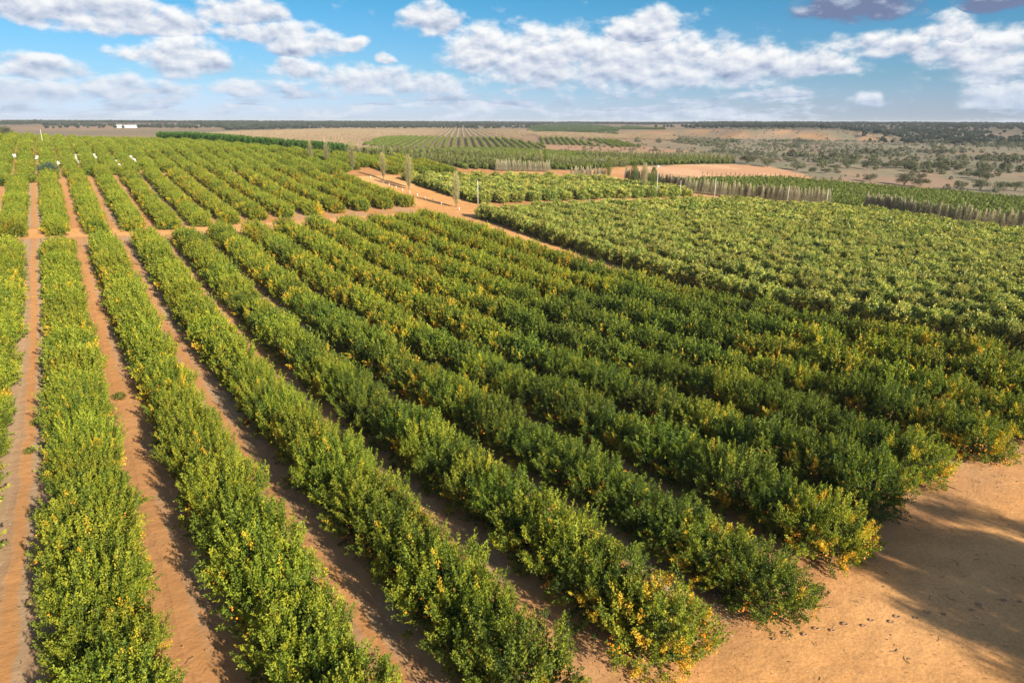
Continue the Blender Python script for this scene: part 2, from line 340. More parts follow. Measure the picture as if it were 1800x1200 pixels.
def zone_colour(x, y):
    n1 = fbm(x, y, 23., 1); n2 = fbm(x, y, 140., 2); n3 = fbm(x, y, 5., 3); n4 = fbm(x, y, 420., 9)
    d = np.hypot(x, y)
    C = np.empty(x.shape + (3,))
    def put(mask, a, b, t):
        t = np.clip(t, 0, 1)[..., None]; col = np.array(a) * (1 - t) + np.array(b) * t
        m = np.clip(mask, 0, 1)[..., None]; C[...] = C * (1 - m) + col * m
    C[...] = (.33, .20, .125)
    put(np.ones_like(x), (.36, .21, .125), (.27, .20, .125), ss(.35, .65, n2) * .8 + .3 * (n1 - .5))
    l = x * .643 - y * .766; f = x * .766 + y * .643
    plain = ss(600, 800, d)
    put(plain, (.40, .255, .15), (.27, .22, .13), ss(.3, .7, n4 * .6 + n2 * .4))
    put(ss(1500, 2600, d) * .8, (.27, .165, .13), (.20, .15, .11), n2)
    val = ss(-150, 20, l) * ss(200, 330, x)
    put(val, (.31, .255, .165), (.22, .205, .13), ss(.3, .7, n1 * .5 + n2 * .5))
    put(val * .7 * ss(.57, .70, fbm(x, y, 55., 13)), (.42, .25, .16), (.38, .25, .17), n1)
    # bluff face shows pale orange earth where steep
    e = 6.; sl = np.hypot(height(x + e, y) - height(x - e, y), height(x, y + e) - height(x, y - e)) / (2 * e)
    put(ss(.10, .20, sl) * ss(900, 1000, d) * ss(.50, .60, fbm(x, y, 34., 71)) * ss(-260, -120, l), (.62, .38, .19), (.42, .22, .11), n3)
    plateau = ss(1215, 1260, f + 45 * np.sin(l / 90.)) * ss(-150, 20, l)
    put(plateau * .85, (.15, .13, .085), (.26, .18, .12), ss(.45, .7, n2))
    dirt_a, dirt_b = (.52, .25, .10), (.62, .34, .155)
    put((x < 240) & (y < 330) & (d < 420), dirt_a, dirt_b, ss(.3, .7, n1))
    jx = x + 6 * (n1 - .5); jy = y + 6 * (n1 - .5)
    put(inpoly(jx, jy, LOW) * 1., (.17, .15, .07), (.25, .18, .10), n1)
    put(inpoly(jx, jy, F5) * 1., (.20, .16, .075), (.30, .19, .10), n1)
    put(inpoly(jx, jy, F3) * .8, (.30, .22, .13), (.27, .21, .12), n1)
    put(inpoly(jx, jy, F3BR) * .9, (.30, .22, .155), (.27, .19, .14), n1)
    put(inpoly(jx, jy, F1) * .85, (.32, .235, .16), (.27, .215, .12), ss(.35, .65, n2))
    put(inpoly(jx, jy, F1) * ss(.52, .66, fbm(x, y, 110., 21)) * .55, (.30, .27, .12), (.28, .26, .12), n1)
    put((inpoly(jx, jy, F4) | inpoly(jx, jy, F4B) | inpoly(jx, jy, F2)) * .8, (.27, .20, .10), (.3, .2, .12), n1)
    put(inpoly(jx, jy, BELT) * .9, (.50, .30, .18), (.44, .26, .15), n1)
    put(inpoly(jx, jy, SAND) * 1., (.70, .42, .235), (.60, .33, .18), ss(.35, .65, n1))
    # band of bare red earth beyond the dark hedge
    put(ss(7, 3, np.abs((x - 118) - .18 * (y - 330) + 6 * (n1 - .5))) * ((y > 300) & (y < 400)) * .9, (.46, .26, .15), (.50, .3, .18), n1)
    # open sandy ground: near corner, cross track, road
    sandy = np.maximum(ss(17, 13, y), ss(147.5, 150, y) * ss(160.5, 158, y))
    sandy = np.maximum(sandy, ss(71.5, 74, x) * ss(84, 80, x) * (y < 150)); sandy = np.maximum(sandy, ss(77, 80, x) * ss(100, 96, x) * (y > 145) * (y < 225))
    put(sandy * (x < 200), (.82, .44, .175), (.70, .35, .125), ss(.3, .7, .6 * n1 + .4 * n3))
    return C
ZC = zone_colour(GX, GY)
ny, nx = GX.shape
idx = np.arange(nx * ny).reshape(ny, nx)
Fq = np.stack([idx[:-1, :-1], idx[:-1, 1:], idx[1:, 1:], idx[1:, :-1]], -1).reshape(-1, 4)
m, t = new_mat('earth')
at = t.nodes.new('ShaderNodeAttribute'); at.attribute_name = 'earth'
lane = t.nodes.new('ShaderNodeAttribute'); lane.attribute_name = 'lane'
geo = t.nodes.new('ShaderNodeNewGeometry'); sp = t.nodes.new('ShaderNodeSeparateXYZ'); t.links.new(geo.outputs['Position'], sp.inputs[0])
X_, Y_, _z = sp.outputs
ph = mth('FRACT', mth('ADD', mth('DIVIDE', mth('ADD', X_, 1.42, tree=t), 6.5, tree=t), 50., tree=t), tree=t)      # 0 at a row, .5 mid lane
wob = mth('MULTIPLY', mth('SUBTRACT', noise(geo.outputs['Position'], .35, 4., .6, t), .5, tree=t), .16, tree=t)
ph2 = mth('ADD', ph, wob, tree=t)
strip = mth('MULTIPLY', maprange(ph2, .50, .55, tree=t), maprange(ph2, .90, .78, tree=t), tree=t)          # straw and leaf litter on one side of the lane
strip2 = mth('MULTIPLY', maprange(ph2, .18, .25, tree=t), maprange(ph2, .45, .39, tree=t), tree=t)
lid = mth('FLOOR', mth('ADD', mth('DIVIDE', mth('ADD', X_, 1.42, tree=t), 6.5, tree=t), 50., tree=t), tree=t)
alt = mth('PINGPONG', lid, 1., tree=t)
alt = mth('ABSOLUTE', alt, tree=t)
lit = mth('MULTIPLY', mth('MAXIMUM', strip, mth('MULTIPLY', strip2, maprange(alt, .3, .7, tree=t), tree=t), tree=t), maprange(noise(geo.outputs['Position'], 1.6, 8., .7, t), .30, .52, tree=t), tree=t)
lit = mth('MULTIPLY', mth('MULTIPLY', lit, lane.outputs['Fac'], tree=t), mth('ADD', maprange(alt, 0., 1., .08, .42, tree=t), maprange(noise(geo.outputs['Position'], .09, 3., .5, t), .42, .6, 0., .6, tree=t), tree=t), tree=t)
nf = noise(geo.outputs['Position'], 7., 9., .68, t); nm = noise(geo.outputs['Position'], .55, 6., .6, t)
c = mixc(1., at.outputs['Color'], ramp(nm, [(.2, (.78, .76, .74)), (.5, (1, 1, 1)), (.8, (1.16, 1.15, 1.12))], t), t, 'MULTIPLY')
c = mixc(1., c, ramp(nf, [(.25, (.66, .64, .62)), (.5, (1, 1, 1)), (.75, (1.2, 1.2, 1.2))], t), t, 'MULTIPLY')
c = mixc(mth('MULTIPLY', lane.outputs['Fac'], .7, tree=t), c, mixc(nm, (.52, .235, .08), (.72, .37, .145), t), t)
lit = mth('MAXIMUM', lit, mth('MULTIPLY', mth('MULTIPLY', lane.outputs['Fac'], mth('LESS_THAN', X_, -1.4, tree=t), tree=t), mth('MULTIPLY', mth('MAXIMUM', strip, strip2, tree=t), .9, tree=t), tree=t), tree=t)
c = mixc(mth('MULTIPLY', lit, .85, tree=t), c, mixc(nf, (.34, .23, .13), (.66, .50, .33), t), t)
# wheel tracks pressed down the middle of the lanes
trk = mth('MULTIPLY', maprange(mth('ABSOLUTE', mth('SUBTRACT', mth('ABSOLUTE', mth('SUBTRACT', ph2, .5, tree=t), tree=t), .115, tree=t), tree=t), .035, .015, tree=t), lane.outputs['Fac'], tree=t)
c = mixc(mth('MULTIPLY', trk, .25, tree=t), c, (.44, .21, .10), t)
p = t.nodes.new('ShaderNodeBsdfPrincipled'); t.links.new(c, p.inputs['Base Color']); p.inputs['Roughness'].default_value = .95; p.inputs['Specular IOR Level'].default_value = .1
st = t.nodes.new('ShaderNodeMapping'); st.inputs['Rotation'].default_value = (0, 0, .5); st.inputs['Scale'].default_value = (1.2, .25, 1); t.links.new(geo.outputs['Position'], st.inputs[0])
hh = mth('ADD', mth('ADD', mth('MULTIPLY', nf, .045, tree=t), mth('MULTIPLY', noise(geo.outputs['Position'], .9, 4., .5, t), .16, tree=t), tree=t), mth('MULTIPLY', noise(st.outputs[0], 3., 3., .5, t), .012, tree=t), tree=t)
hh = mth('SUBTRACT', hh, mth('MULTIPLY', trk, .03, tree=t), tree=t)
b = t.nodes.new('ShaderNodeBump'); b.inputs['Strength'].default_value = .55; b.inputs['Distance'].default_value = 1.0
t.links.new(hh, b.inputs['Height']); t.links.new(b.outputs[0], p.inputs['Normal'])
o = t.nodes.new('ShaderNodeOutputMaterial'); t.links.new(p.outputs[0], o.inputs[0])
MAT_EARTH = m
me = mesh_from('ground', np.stack([GX, GY, GZ], -1).reshape(-1, 3), Fq, MAT_EARTH, smooth=True)
ca = me.attributes.new('earth', 'FLOAT_COLOR', 'POINT')
ca.data.foreach_set('color', np.concatenate([ZC.reshape(-1, 3), np.ones((nx * ny, 1))], 1).astype(np.float32).ravel())
la = me.attributes.new('lane', 'FLOAT', 'POINT')
LN = ((GX < 73) & (GY > 18.5) & (GY < 148)) | ((GX < 80) & (GY > 159) & (GY < 222))
la.data.foreach_set('value', LN.astype(np.float32).ravel())
tag(link('ground', me), 'orange sandy orchard earth running out to the brown plain', None, None, 'structure')

# ------------------------------------------------------------------ foliage builders
def unit(a): return a / (np.linalg.norm(a, axis=-1, keepdims=True) + 1e-9)
def diamonds(P, D, L, Wd, rg):
    """folded leaves: two triangles each"""
    n = len(P); D = unit(D); R = unit(np.cross(D, unit(rg.normal(size=(n, 3))))); Nn = np.cross(R, D)
    L = np.broadcast_to(L, (n,))[:, None]; Wd = np.broadcast_to(Wd, (n,))[:, None]
    mid = P + D * L * .45
    V = np.stack([P, mid + R * Wd * .5 + Nn * Wd * .14, P + D * L, mid - R * Wd * .5 + Nn * Wd * .14], 1).reshape(-1, 3)
    b = np.arange(n)[:, None] * 4
    Fc = np.concatenate([b + [0, 1, 2], b + [0, 2, 3]], 1).reshape(-1, 3)
    return V, Fc
def dome(rg, n, a, bb, top, low=.35, flat=2.6):
    """points and outward normals on a lumpy superellipsoid hedge crown"""
    th = rg.uniform(0, 2 * math.pi, n); s = rg.uniform(-.55, 1, n) ; el = np.arcsin(np.clip(s, -.55, 1))
    x = np.cos(th) * np.cos(el); y = np.sin(th) * np.cos(el); z = np.sin(el)
    k = (np.abs(x) ** flat + np.abs(y) ** flat + np.abs(z) ** flat) ** (-1 / flat)
    lump = 1 + .15 * np.sin(th * 3 + el * 4 + rg.uniform(0, 6)) + .13 * np.sin(th * 5 - el * 6 + rg.uniform(0, 6)) + .05 * rg.normal(size=n)
    cz = low + (top - low) * .42
    P = np.stack([x * k * a * lump, y * k * bb * lump, cz + z * k * np.where(z > 0, top - cz, (cz - low) / .62) * lump], 1)
    Nn = unit(np.stack([x / a, y / bb, z / (top * .5)], 1)); P[:, 2] = np.maximum(P[:, 2], low * .6)
    return P, Nn
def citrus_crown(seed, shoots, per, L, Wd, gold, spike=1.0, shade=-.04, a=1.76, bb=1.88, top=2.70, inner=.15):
    rg = np.random.default_rng(seed)
    P0, N0 = dome(rg, shoots, a * .97, bb * .97, top)
    nb_ = 24; kc = P0[rg.choice(shoots, nb_, replace=False)]                  # each limb carries its own bulge of shoots, dark hollows between
    dk = np.sort(np.linalg.norm(P0[:, None] - kc[None], axis=2), axis=1); hollow = np.clip(1 - (dk[:, 1] - dk[:, 0]) / .38, 0, 1)
    P0 = P0 + N0 * (.14 - .36 * hollow ** 1.5)[:, None]
    up = np.array([0, 0, 1.])
    hfrac = np.clip(P0[:, 2] / top, 0, 1)
    D = unit(N0 * .75 + up * (.35 + 1.15 * hfrac[:, None] ** 2) + rg.normal(size=P0.shape) * .28)
    ln = (.50 + .50 * rg.random(shoots)) * (1 + spike * .65 * hfrac ** 3 * rg.random(shoots))
    root = P0 - D * ln[:, None] * .50
    nc = int(round(gold * (22 if gold < .4 else 30))); low_ = np.where(P0[:, 2] < top * (.70 if gold < .4 else .92))[0]
    cen = P0[rg.choice(low_, max(nc, 1))]; rad_ = rg.uniform(.28, .62, len(cen))
    dd = np.linalg.norm(P0[:, None] - cen[None], axis=2) / rad_[None]
    isg = ((dd.min(1) < 1) & (rg.random(shoots) < .82) & (nc > 0)) | (rg.random(shoots) < .015 + .10 * max(gold - .4, 0))
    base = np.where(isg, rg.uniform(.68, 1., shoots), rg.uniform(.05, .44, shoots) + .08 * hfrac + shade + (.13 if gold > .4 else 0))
    t = np.tile(np.linspace(.12, 1.05, per), shoots); s = np.repeat(np.arange(shoots), per)
    t = t + rg.uniform(-.04, .04, len(t))
    wid = .15 * (1.15 - t * .85)
    P = root[s] + D[s] * (ln[s] * t)[:, None] + rg.normal(size=(len(s), 3)) * wid[:, None] * .62
    LD = unit(D[s] * .75 + rg.normal(size=(len(s), 3)) * .62 + np.array([0, 0, .15]))
    sc = rg.uniform(.7, 1.2, len(s))
    tint = np.clip(base[s] + .08 * t * (~isg[s]) + rg.normal(size=len(s)) * .055, 0, np.where(isg[s], 1., .61))
    V, Fc = diamonds(P, LD, L * sc, Wd * sc, rg)
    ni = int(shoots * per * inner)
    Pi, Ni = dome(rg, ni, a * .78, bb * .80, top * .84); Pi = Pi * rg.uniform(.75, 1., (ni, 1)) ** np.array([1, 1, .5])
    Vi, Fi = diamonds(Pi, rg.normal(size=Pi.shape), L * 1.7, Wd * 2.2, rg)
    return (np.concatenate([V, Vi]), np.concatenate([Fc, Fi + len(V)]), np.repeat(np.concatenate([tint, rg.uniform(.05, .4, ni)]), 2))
def crown_mesh(name, arr, mat): return mesh_from(name, arr[0], arr[1], mat, {'tint': arr[2]})
def pale_crown(seed, shoots, per, L, Wd, a=1.95, top=3.15):
    """rounder tree, whorls of broad leaves at the shoot tips"""
    rg = np.random.default_rng(seed + 500)
    P0, N0 = dome(rg, shoots, a, a, top, flat=2.1)
    D = unit(N0 + np.array([0, 0, .45]) + rg.normal(size=P0.shape) * .25)
    s = np.repeat(np.arange(shoots), per)
    P = P0[s] + rg.normal(size=(len(s), 3)) * .10 - D[s] * rg.uniform(0, .45, (len(s), 1))
    LD = unit(D[s] * .35 + rg.normal(size=(len(s), 3)) * .8 + np.array([0, 0, -.12]))
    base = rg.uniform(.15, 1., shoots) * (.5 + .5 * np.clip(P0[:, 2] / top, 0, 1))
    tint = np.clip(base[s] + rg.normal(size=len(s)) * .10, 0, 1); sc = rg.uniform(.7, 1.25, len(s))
    V, Fc = diamonds(P, LD, L * sc, Wd * sc, rg)
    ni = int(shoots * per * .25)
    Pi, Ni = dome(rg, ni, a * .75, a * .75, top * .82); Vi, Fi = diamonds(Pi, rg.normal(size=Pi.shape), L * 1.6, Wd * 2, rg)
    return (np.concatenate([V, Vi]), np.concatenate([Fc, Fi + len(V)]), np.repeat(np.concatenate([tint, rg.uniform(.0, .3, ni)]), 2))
def trunk_mesh(name, seed, h=1.5, r=.13, limbs=4, spread=1.0):
    rd = random.Random(seed); G = Geo()
    G.tube([(0, 0, -.3), (0, 0, .12), (.02, .03, .45)], [r * 1.35, r * 1.1, r], 8)
    for k in range(limbs):
        an = k * 2 * math.pi / limbs + rd.uniform(-.3, .3); c, s = math.cos(an), math.sin(an); w = spread * rd.uniform(.8, 1.2)
        G.tube([(.01, .02, .36), (c * .3 * w, s * .3 * w, .75), (c * .62 * w, s * .62 * w, h * .85), (c * .95 * w, s * .95 * w, h * 1.3)], [r * .7, r * .55, r * .4, r * .18], 6)
    return G.mesh(name, MAT_BARK, True)
def fruit_mesh(name, seed, n, a=1.74, bb=1.8, top=2.65):
    rg = np.random.default_rng(seed + 900); P, Nn = dome(rg, n * 3, a * 1.0, bb * 1.0, top)
    P = P[P[:, 2] < top * .72]; kc = P[rg.choice(len(P), 9)]
    P = P[np.argsort(np.linalg.norm(P[:, None] - kc[None], axis=2).min(1) + rg.uniform(0, .5, len(P)))][:n]
    O = np.array([(1,0,0),(0,1,0),(-1,0,0),(0,-1,0),(0,0,1),(0,0,-1.)]) ; tri = np.array([(0,1,4),(1,2,4),(2,3,4),(3,0,4),(1,0,5),(2,1,5),(3,2,5),(0,3,5)])
    # one subdivision of an octahedron, pushed to the sphere: 32 triangles
    vs = [tuple(v) for v in O]; fs = []
    def midp(i, j):
        v = (np.array(vs[i]) + np.array(vs[j])); v = v / np.linalg.norm(v); vs.append(tuple(v)); return len(vs) - 1
    for (i, j, k) in tri:
        ab, bc, ca_ = midp(i, j), midp(j, k), midp(k, i); fs += [(i, ab, ca_), (ab, j, bc), (ca_, bc, k), (ab, bc, ca_)]
    S = np.array(vs) * np.array([1, 1, .9]); fs = np.array(fs)
    V = (P[:, None, :] + S[None] * (.050 * rg.uniform(.8, 1.15, (len(P), 1, 1)))).reshape(-1, 3)
    Fc = (fs[None] + np.arange(len(P))[:, None, None] * len(S)).reshape(-1, 3)
    return mesh_from(name, V, Fc, MAT_FRUIT, smooth=True)

HI_G = [crown_mesh('crown', citrus_crown(s, 360, 56, .108, .056, (.05, .12, .2, .3)[s % 4]), MAT_CITRUS) for s in range(7)]
HI_L = [crown_mesh('crown', citrus_crown(s + 110, 360, 56, .108, .056, (.05, .14, .25)[s % 3], shade=.10), MAT_CITRUS) for s in range(5)]  # lighter lime crowns: front-lit look of the left rows put into leaf colour
HI_Y = [crown_mesh('crown', citrus_crown(s + 20, 360, 56, .108, .056, .68, .6), MAT_CITRUS) for s in range(4)]
MD_G = [crown_mesh('crown', citrus_crown(s + 40, 300, 20, .21, .10, .14), MAT_CITRUS) for s in range(4)]
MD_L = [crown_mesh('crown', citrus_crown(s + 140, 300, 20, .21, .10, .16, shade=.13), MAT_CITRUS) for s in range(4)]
MD_Y = [crown_mesh('crown', citrus_crown(s + 60, 300, 20, .21, .10, .72, .6), MAT_CITRUS) for s in range(4)]
LO_G = [crown_mesh('crown', citrus_crown(s + 80, 260, 7, .36, .17, .04, .8, .07), MAT_CITRUS) for s in range(3)]
LO_Y = [crown_mesh('crown', citrus_crown(s + 90, 260, 7, .36, .17, .75, .5), MAT_CITRUS) for s in range(2)]
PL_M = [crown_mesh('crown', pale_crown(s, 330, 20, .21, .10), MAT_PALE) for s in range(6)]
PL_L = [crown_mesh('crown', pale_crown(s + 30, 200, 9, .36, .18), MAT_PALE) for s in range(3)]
TRUNKS = [trunk_mesh('trunk', s) for s in range(3)]
FRUIT = [fruit_mesh('fruit', s, 70) for s in range(4)]
FRUIT_Y = [fruit_mesh('fruit', s + 7, 130) for s in range(3)]

# ------------------------------------------------------------------ scatter as one instanced mass (only for what is past counting)
def scatter(name, pts, protos, label, cat, rotz=None, scl=None, pidx=None, kind='stuff'):
    pts = np.asarray(pts, np.float32); n = len(pts)
    me = bpy.data.meshes.new(name); me.vertices.add(n); me.vertices.foreach_set('co', pts.ravel())
    def att(an, ty, v, f='value'):
        a = me.attributes.new(an, ty, 'POINT'); a.data.foreach_set(f, v.ravel())
    rz = np.zeros((n, 3), np.float32); rz[:, 2] = rng.uniform(0, 6.283, n) if rotz is None else rotz
    sc = np.ones((n, 3), np.float32) * (rng.uniform(.88, 1.12, (n, 1)) if scl is None else np.asarray(scl, np.float32).reshape(n, -1))
    att('turn', 'FLOAT_VECTOR', rz, 'vector'); att('size', 'FLOAT_VECTOR', sc.astype(np.float32), 'vector')
    att('pick', 'INT', (rng.integers(0, len(protos), n) if pidx is None else np.asarray(pidx)).astype(np.int32))
    pc = bpy.data.collections.new(name + '_kinds')
    for k, pm in enumerate(protos):
        po = bpy.data.objects.new('%s_kind_%02d' % (name, k), pm); pc.objects.link(po)
    ng = bpy.data.node_groups.new(name, 'GeometryNodeTree')
    ng.interface.new_socket('Geometry', in_out='INPUT', socket_type='NodeSocketGeometry'); ng.interface.new_socket('Geometry', in_out='OUTPUT', socket_type='NodeSocketGeometry')
    gin = ng.nodes.new('NodeGroupInput'); gout = ng.nodes.new('NodeGroupOutput'); iop = ng.nodes.new('GeometryNodeInstanceOnPoints')
    ci = ng.nodes.new('GeometryNodeCollectionInfo'); ci.inputs[0].default_value = pc
    ci.inputs['Separate Children'].default_value = True; ci.inputs['Reset Children'].default_value = True
    def na(an, ty):
        a = ng.nodes.new('GeometryNodeInputNamedAttribute'); a.data_type = ty; a.inputs[0].default_value = an; return a.outputs[0]
    L2 = ng.links
    L2.new(gin.outputs[0], iop.inputs['Points']); L2.new(ci.outputs[0], iop.inputs['Instance']); iop.inputs['Pick Instance'].default_value = True
    L2.new(na('pick', 'INT'), iop.inputs['Instance Index']); L2.new(na('size', 'FLOAT_VECTOR'), iop.inputs['Scale'])
    e2r = ng.nodes.new('FunctionNodeEulerToRotation'); L2.new(na('turn', 'FLOAT_VECTOR'), e2r.inputs[0]); L2.new(e2r.outputs[0], iop.inputs['Rotation'])
    L2.new(iop.outputs[0], gout.inputs[0])
    ob = link(name, me); md = ob.modifiers.new('scatter', 'NODES'); md.node_group = ng
    tag(ob, label, cat, None, kind); return ob

ONES = 'zeroth first second third fourth fifth sixth seventh eighth ninth tenth eleventh twelfth thirteenth fourteenth fifteenth sixteenth seventeenth eighteenth nineteenth'.split()
TENS = {2: ('twenty', 'twentieth'), 3: ('thirty', 'thirtieth'), 4: ('forty', 'fortieth'), 5: ('fifty', 'fiftieth'), 6: ('sixty', 'sixtieth'), 7: ('seventy', 'seventieth'), 8: ('eighty', 'eightieth'), 9: ('ninety', 'ninetieth')}
def ordw(n):
    if n < 20: return ONES[n]
    return TENS[n // 10][1] if n % 10 == 0 else TENS[n // 10][0] + '-' + ONES[n % 10]

# ------------------------------------------------------------------ the citrus hedgerows
R0, RS = -1.42, 6.5
def goldness(x, y):
    g = .24 + .66 * (ss(18, 42, x) * ss(50, 105, y)) + .40 * ss(24, 15, y) * ss(10, 30, x) + .60 * ss(40, 54, x) * ss(50, 26, y) + .72 * ss(22, 50, x) * ss(148, 156, y) * ss(232, 215, y)
    return g + 1.3 * (fbm(x, y, 9., 31) - .5)
FAR_END = lambda x: float(np.interp(x, [-30, -10, -5.5, 0, 5, 11, 17, 24, 44, 53, 63, 72, 78, 82], [208, 213, 220, 225, 229, 234, 237, 240, 239, 234, 232, 225, 219, 204]))
cand = []
for i in range(-2, 12):
    x = R0 + RS * i
    y0 = {3: 16.4, 4: 15.9, 5: 17.0, 6: 18.6, 7: 19.0, 8: 18.4}.get(i, 18.)
    if i < 3: y0 = 17
    for k in range(46):
        y = y0 + k * 2.95 + rng.uniform(-.12, .12)
        if y > float(np.interp(i, [-2, -1, 0, 1, 2, 3, 4, 5, 8, 11], [129, 130, 131, 134, 137, 139, 142, 143.5, 144.5, 145])): break
        xx = x + rng.uniform(-.10, .10); cand.append((xx, y, i, k, 0))
for i in range(-4, 13):
    x = R0 + RS * i
    for k in range(34):
        y = float(np.interp(i, [-4, -1, 0, 1, 2, 3, 4, 5, 6, 8, 12], [149, 150.3, 151, 152, 154.5, 155.5, 158, 160.2, 163, 165, 168])) + k * 2.95 + rng.uniform(-.15, .15)
        if y > FAR_END(x): break
        cand.append((x + rng.uniform(-.15, .15), y, i, k, 1))
C_ = np.array([(c[0], c[1]) for c in cand]); Cz = height(C_[:, 0], C_[:, 1])
sx, sy = px(C_[:, 0], C_[:, 1], Cz + 1.5)
dist = np.hypot(C_[:, 0], C_[:, 1])
mg = 1800 / np.maximum(dist, 1) * 2.2
invw = (sx > -mg) & (sx < 1800 + mg) & (sy < 1200 + mg * 1.1)
wide = (sx > -mg * 5 - 200) & (sx < 2000 + mg * 5) & (sy < 1300 + mg * 4)
order = [j for j in np.argsort(dist) if invw[j]]
indiv = set(order[:300])
gval = goldness(C_[:, 0], C_[:, 1])
names_in_row = {}
for j in sorted(indiv, key=lambda q: (cand[q][2], cand[q][1])):
    names_in_row.setdefault(cand[j][2], []).append(j)
rowids = sorted(names_in_row)
def tree_parts(root, crown, trunk, fruit=None):
    c = bpy.data.objects.new('crown', crown); t_ = bpy.data.objects.new('trunk', trunk)
    for o_ in (c, t_): o_.parent = root; COL.objects.link(o_)
    if fruit:
        f_ = bpy.data.objects.new('fruit', fruit); f_.parent = root; f_['kind'] = 'stuff'; COL.objects.link(f_)
rest_p, rest_k, rest_s = [], [], []
for rn, rid in enumerate(rowids):
    for cn, j in enumerate(names_in_row[rid]):
        x, y, i, k, blk = cand[j]; g_ = gval[j]; d = dist[j]
        gold = g_ > .47
        far = d > 62
        lit_lime = rng.random() < float(ss(26, 8, x)) * .9 + .08  # more lime crowns towards the left, their sunlit look carried by the tint
        protos = (MD_Y if gold else MD_L if lit_lime else MD_G) if far else (HI_Y if gold else HI_L if lit_lime else HI_G)
        gap_ = rng.random() < .045
        rt = empty('citrus_tree', (x, y, float(Cz[j]) - .02), rng.choice([0, math.pi]) + rng.uniform(-.5, .5), (rng.uniform(.88, 1.10), rng.uniform(.90, 1.06), rng.uniform(.82, 1.16) * (.66 if gap_ else 1)))
        tree_parts(rt, protos[rng.integers(len(protos))], TRUNKS[rng.integers(3)], (FRUIT_Y if gold else FRUIT)[rng.integers(3)] if d < 75 else None)
        look = 'yellowing orange tree' if gold else 'green orange tree'
        where = 'the sandy corner end' if rid >= 3 else 'the bottom edge'
        tag(rt, '%s, %s from %s in the %s hedgerow from the left' % (look, ordw(cn + 1), where, ordw(rn + 1)), 'tree', 'orange trees in the near hedgerows')
for j, (x, y, i, k, blk) in enumerate(cand):
    if j in indiv or not wide[j]: continue
    gold = gval[j] > .43; d = dist[j]
    rest_p.append((x, y, Cz[j] - .02)); rest_s.append((rng.uniform(.88, 1.06), rng.uniform(.90, 1.06), rng.uniform(.84, 1.12)))
    lit_lime = rng.random() < float(ss(34, 8, x) if y < 155 else ss(62, 30, x)) * .9 + .08  # same leftward bias of sun-brightened leaf tint
    if d < 260: rest_k.append(rng.integers(4) + (4 if gold else 13 if lit_lime else 0))
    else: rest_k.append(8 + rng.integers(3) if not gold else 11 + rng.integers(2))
    if y > 148: rest_s[-1] = (.88 * rest_s[-1][0], rest_s[-1][1], .95 * rest_s[-1][2])
# the block over the rise: rows a little closer together
for i in range(-8, 21):
    x = -1.1 + 5.35 * i
    y = FAR_END(x) + 1.5 + .4 * math.sin(i * 1.3)
    while True:
        y += 2.6 + rng.uniform(-.1, .1)
        lim = 392 if x < 35 else 392 - (x - 35) * 1.95
        if y > lim: break
        if x > 78 and y < 226 + (x - 78): continue
        if 274.5 < y < 278 or (x < -20 and y > 300): continue
        X2, Y2 = px(x, y, hz(x, y))
        if X2 < -250: continue
        rest_p.append((x + rng.uniform(-.1, .1), y, hz(x, y))); rest_s.append((.75, 1.0, rng.uniform(.78, .88))); rest_k.append(8 + rng.integers(3))
# low golden trees beyond the road
for x in np.arange(99, 126, 5.6):
    for y in np.arange(226, 286, 2.9):
        if y < 216 + (x - 99) * 0.3: continue
        rest_p.append((x, y, hz(x, y))); rest_s.append((.9, .9, .75)); rest_k.append(11 + rng.integers(2) if (y > 236 and rng.random() < .7) else 8)
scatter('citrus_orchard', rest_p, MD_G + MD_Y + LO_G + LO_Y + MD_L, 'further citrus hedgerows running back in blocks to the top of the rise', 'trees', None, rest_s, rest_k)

# ------------------------------------------------------------------ pale round trees to the right of the road
pc_ = []
for i in range(0, 23):
    x = 83.6 + 5.9 * i
    for k in range(46):
        y = 143.0 - k * 3.7 + rng.uniform(-.3, .3)
        if x > 181 and y > 135 - (x - 181) * .55: continue
        if x > 212 : continue
        if y < -8: break
        xr = x + rng.uniform(-.35, .35) + (2.2 * ss(110, 147, y) if i < 2 else 0) - (2.5 * ss(110, 50, y) if i < 1 else 0)
        pc_.append((xr, y, i, k, 0))
for i in range(0, 15):
    x = 98.5 + 5.9 * i
    for k in range(15):
        y = 165.4 + k * 3.7 + rng.uniform(-.3, .3) + .02 * (x - 98)
        if y > 214 - .12 * (x - 98) - (8 if x > 170 else 0) * 1.5: break
        pc_.append((x + rng.uniform(-.35, .35), y, i, k, 1))
P_ = np.array([(c[0], c[1]) for c in pc_]); Pz = height(P_[:, 0], P_[:, 1])
sx, sy = px(P_[:, 0], P_[:, 1], Pz + 1.5); dist2 = np.hypot(P_[:, 0], P_[:, 1])
vis = (sx < 1800 + 25) & (sy < 1200)
order = [j for j in np.argsort(dist2) if vis[j]]; ind2 = set(order[:300])
rp_, rk_, rs_ = [], [], []
for j, (x, y, i, k, blk) in enumerate(pc_):
    if j in ind2:
        rt = empty('round_tree', (x, y, float(Pz[j])), rng.uniform(0, 6.28), (rng.uniform(.92, 1.1), rng.uniform(.92, 1.1), rng.uniform(.86, 1.1)))
        tree_parts(rt, PL_M[rng.integers(6)], TRUNKS[rng.integers(3)])
        tag(rt, 'pale round tree, %s row from the dirt road, %s from the cross track' % (ordw(i + 1), ordw(k + 1)), 'tree', 'pale round trees right of the dirt road')
    elif sx[j] < 2600 and sy[j] < 1500:
        rp_.append((x, y, Pz[j])); rs_.append((rng.uniform(.92, 1.1), rng.uniform(.92, 1.1), rng.uniform(.86, 1.12))); rk_.append(rng.integers(6) if dist2[j] < 175 else 6 + rng.integers(3))
scatter('round_tree_orchard', rp_, PL_M + PL_L, 'further pale green round trees filling the blocks right of the road', 'trees', None, rs_, rk_)

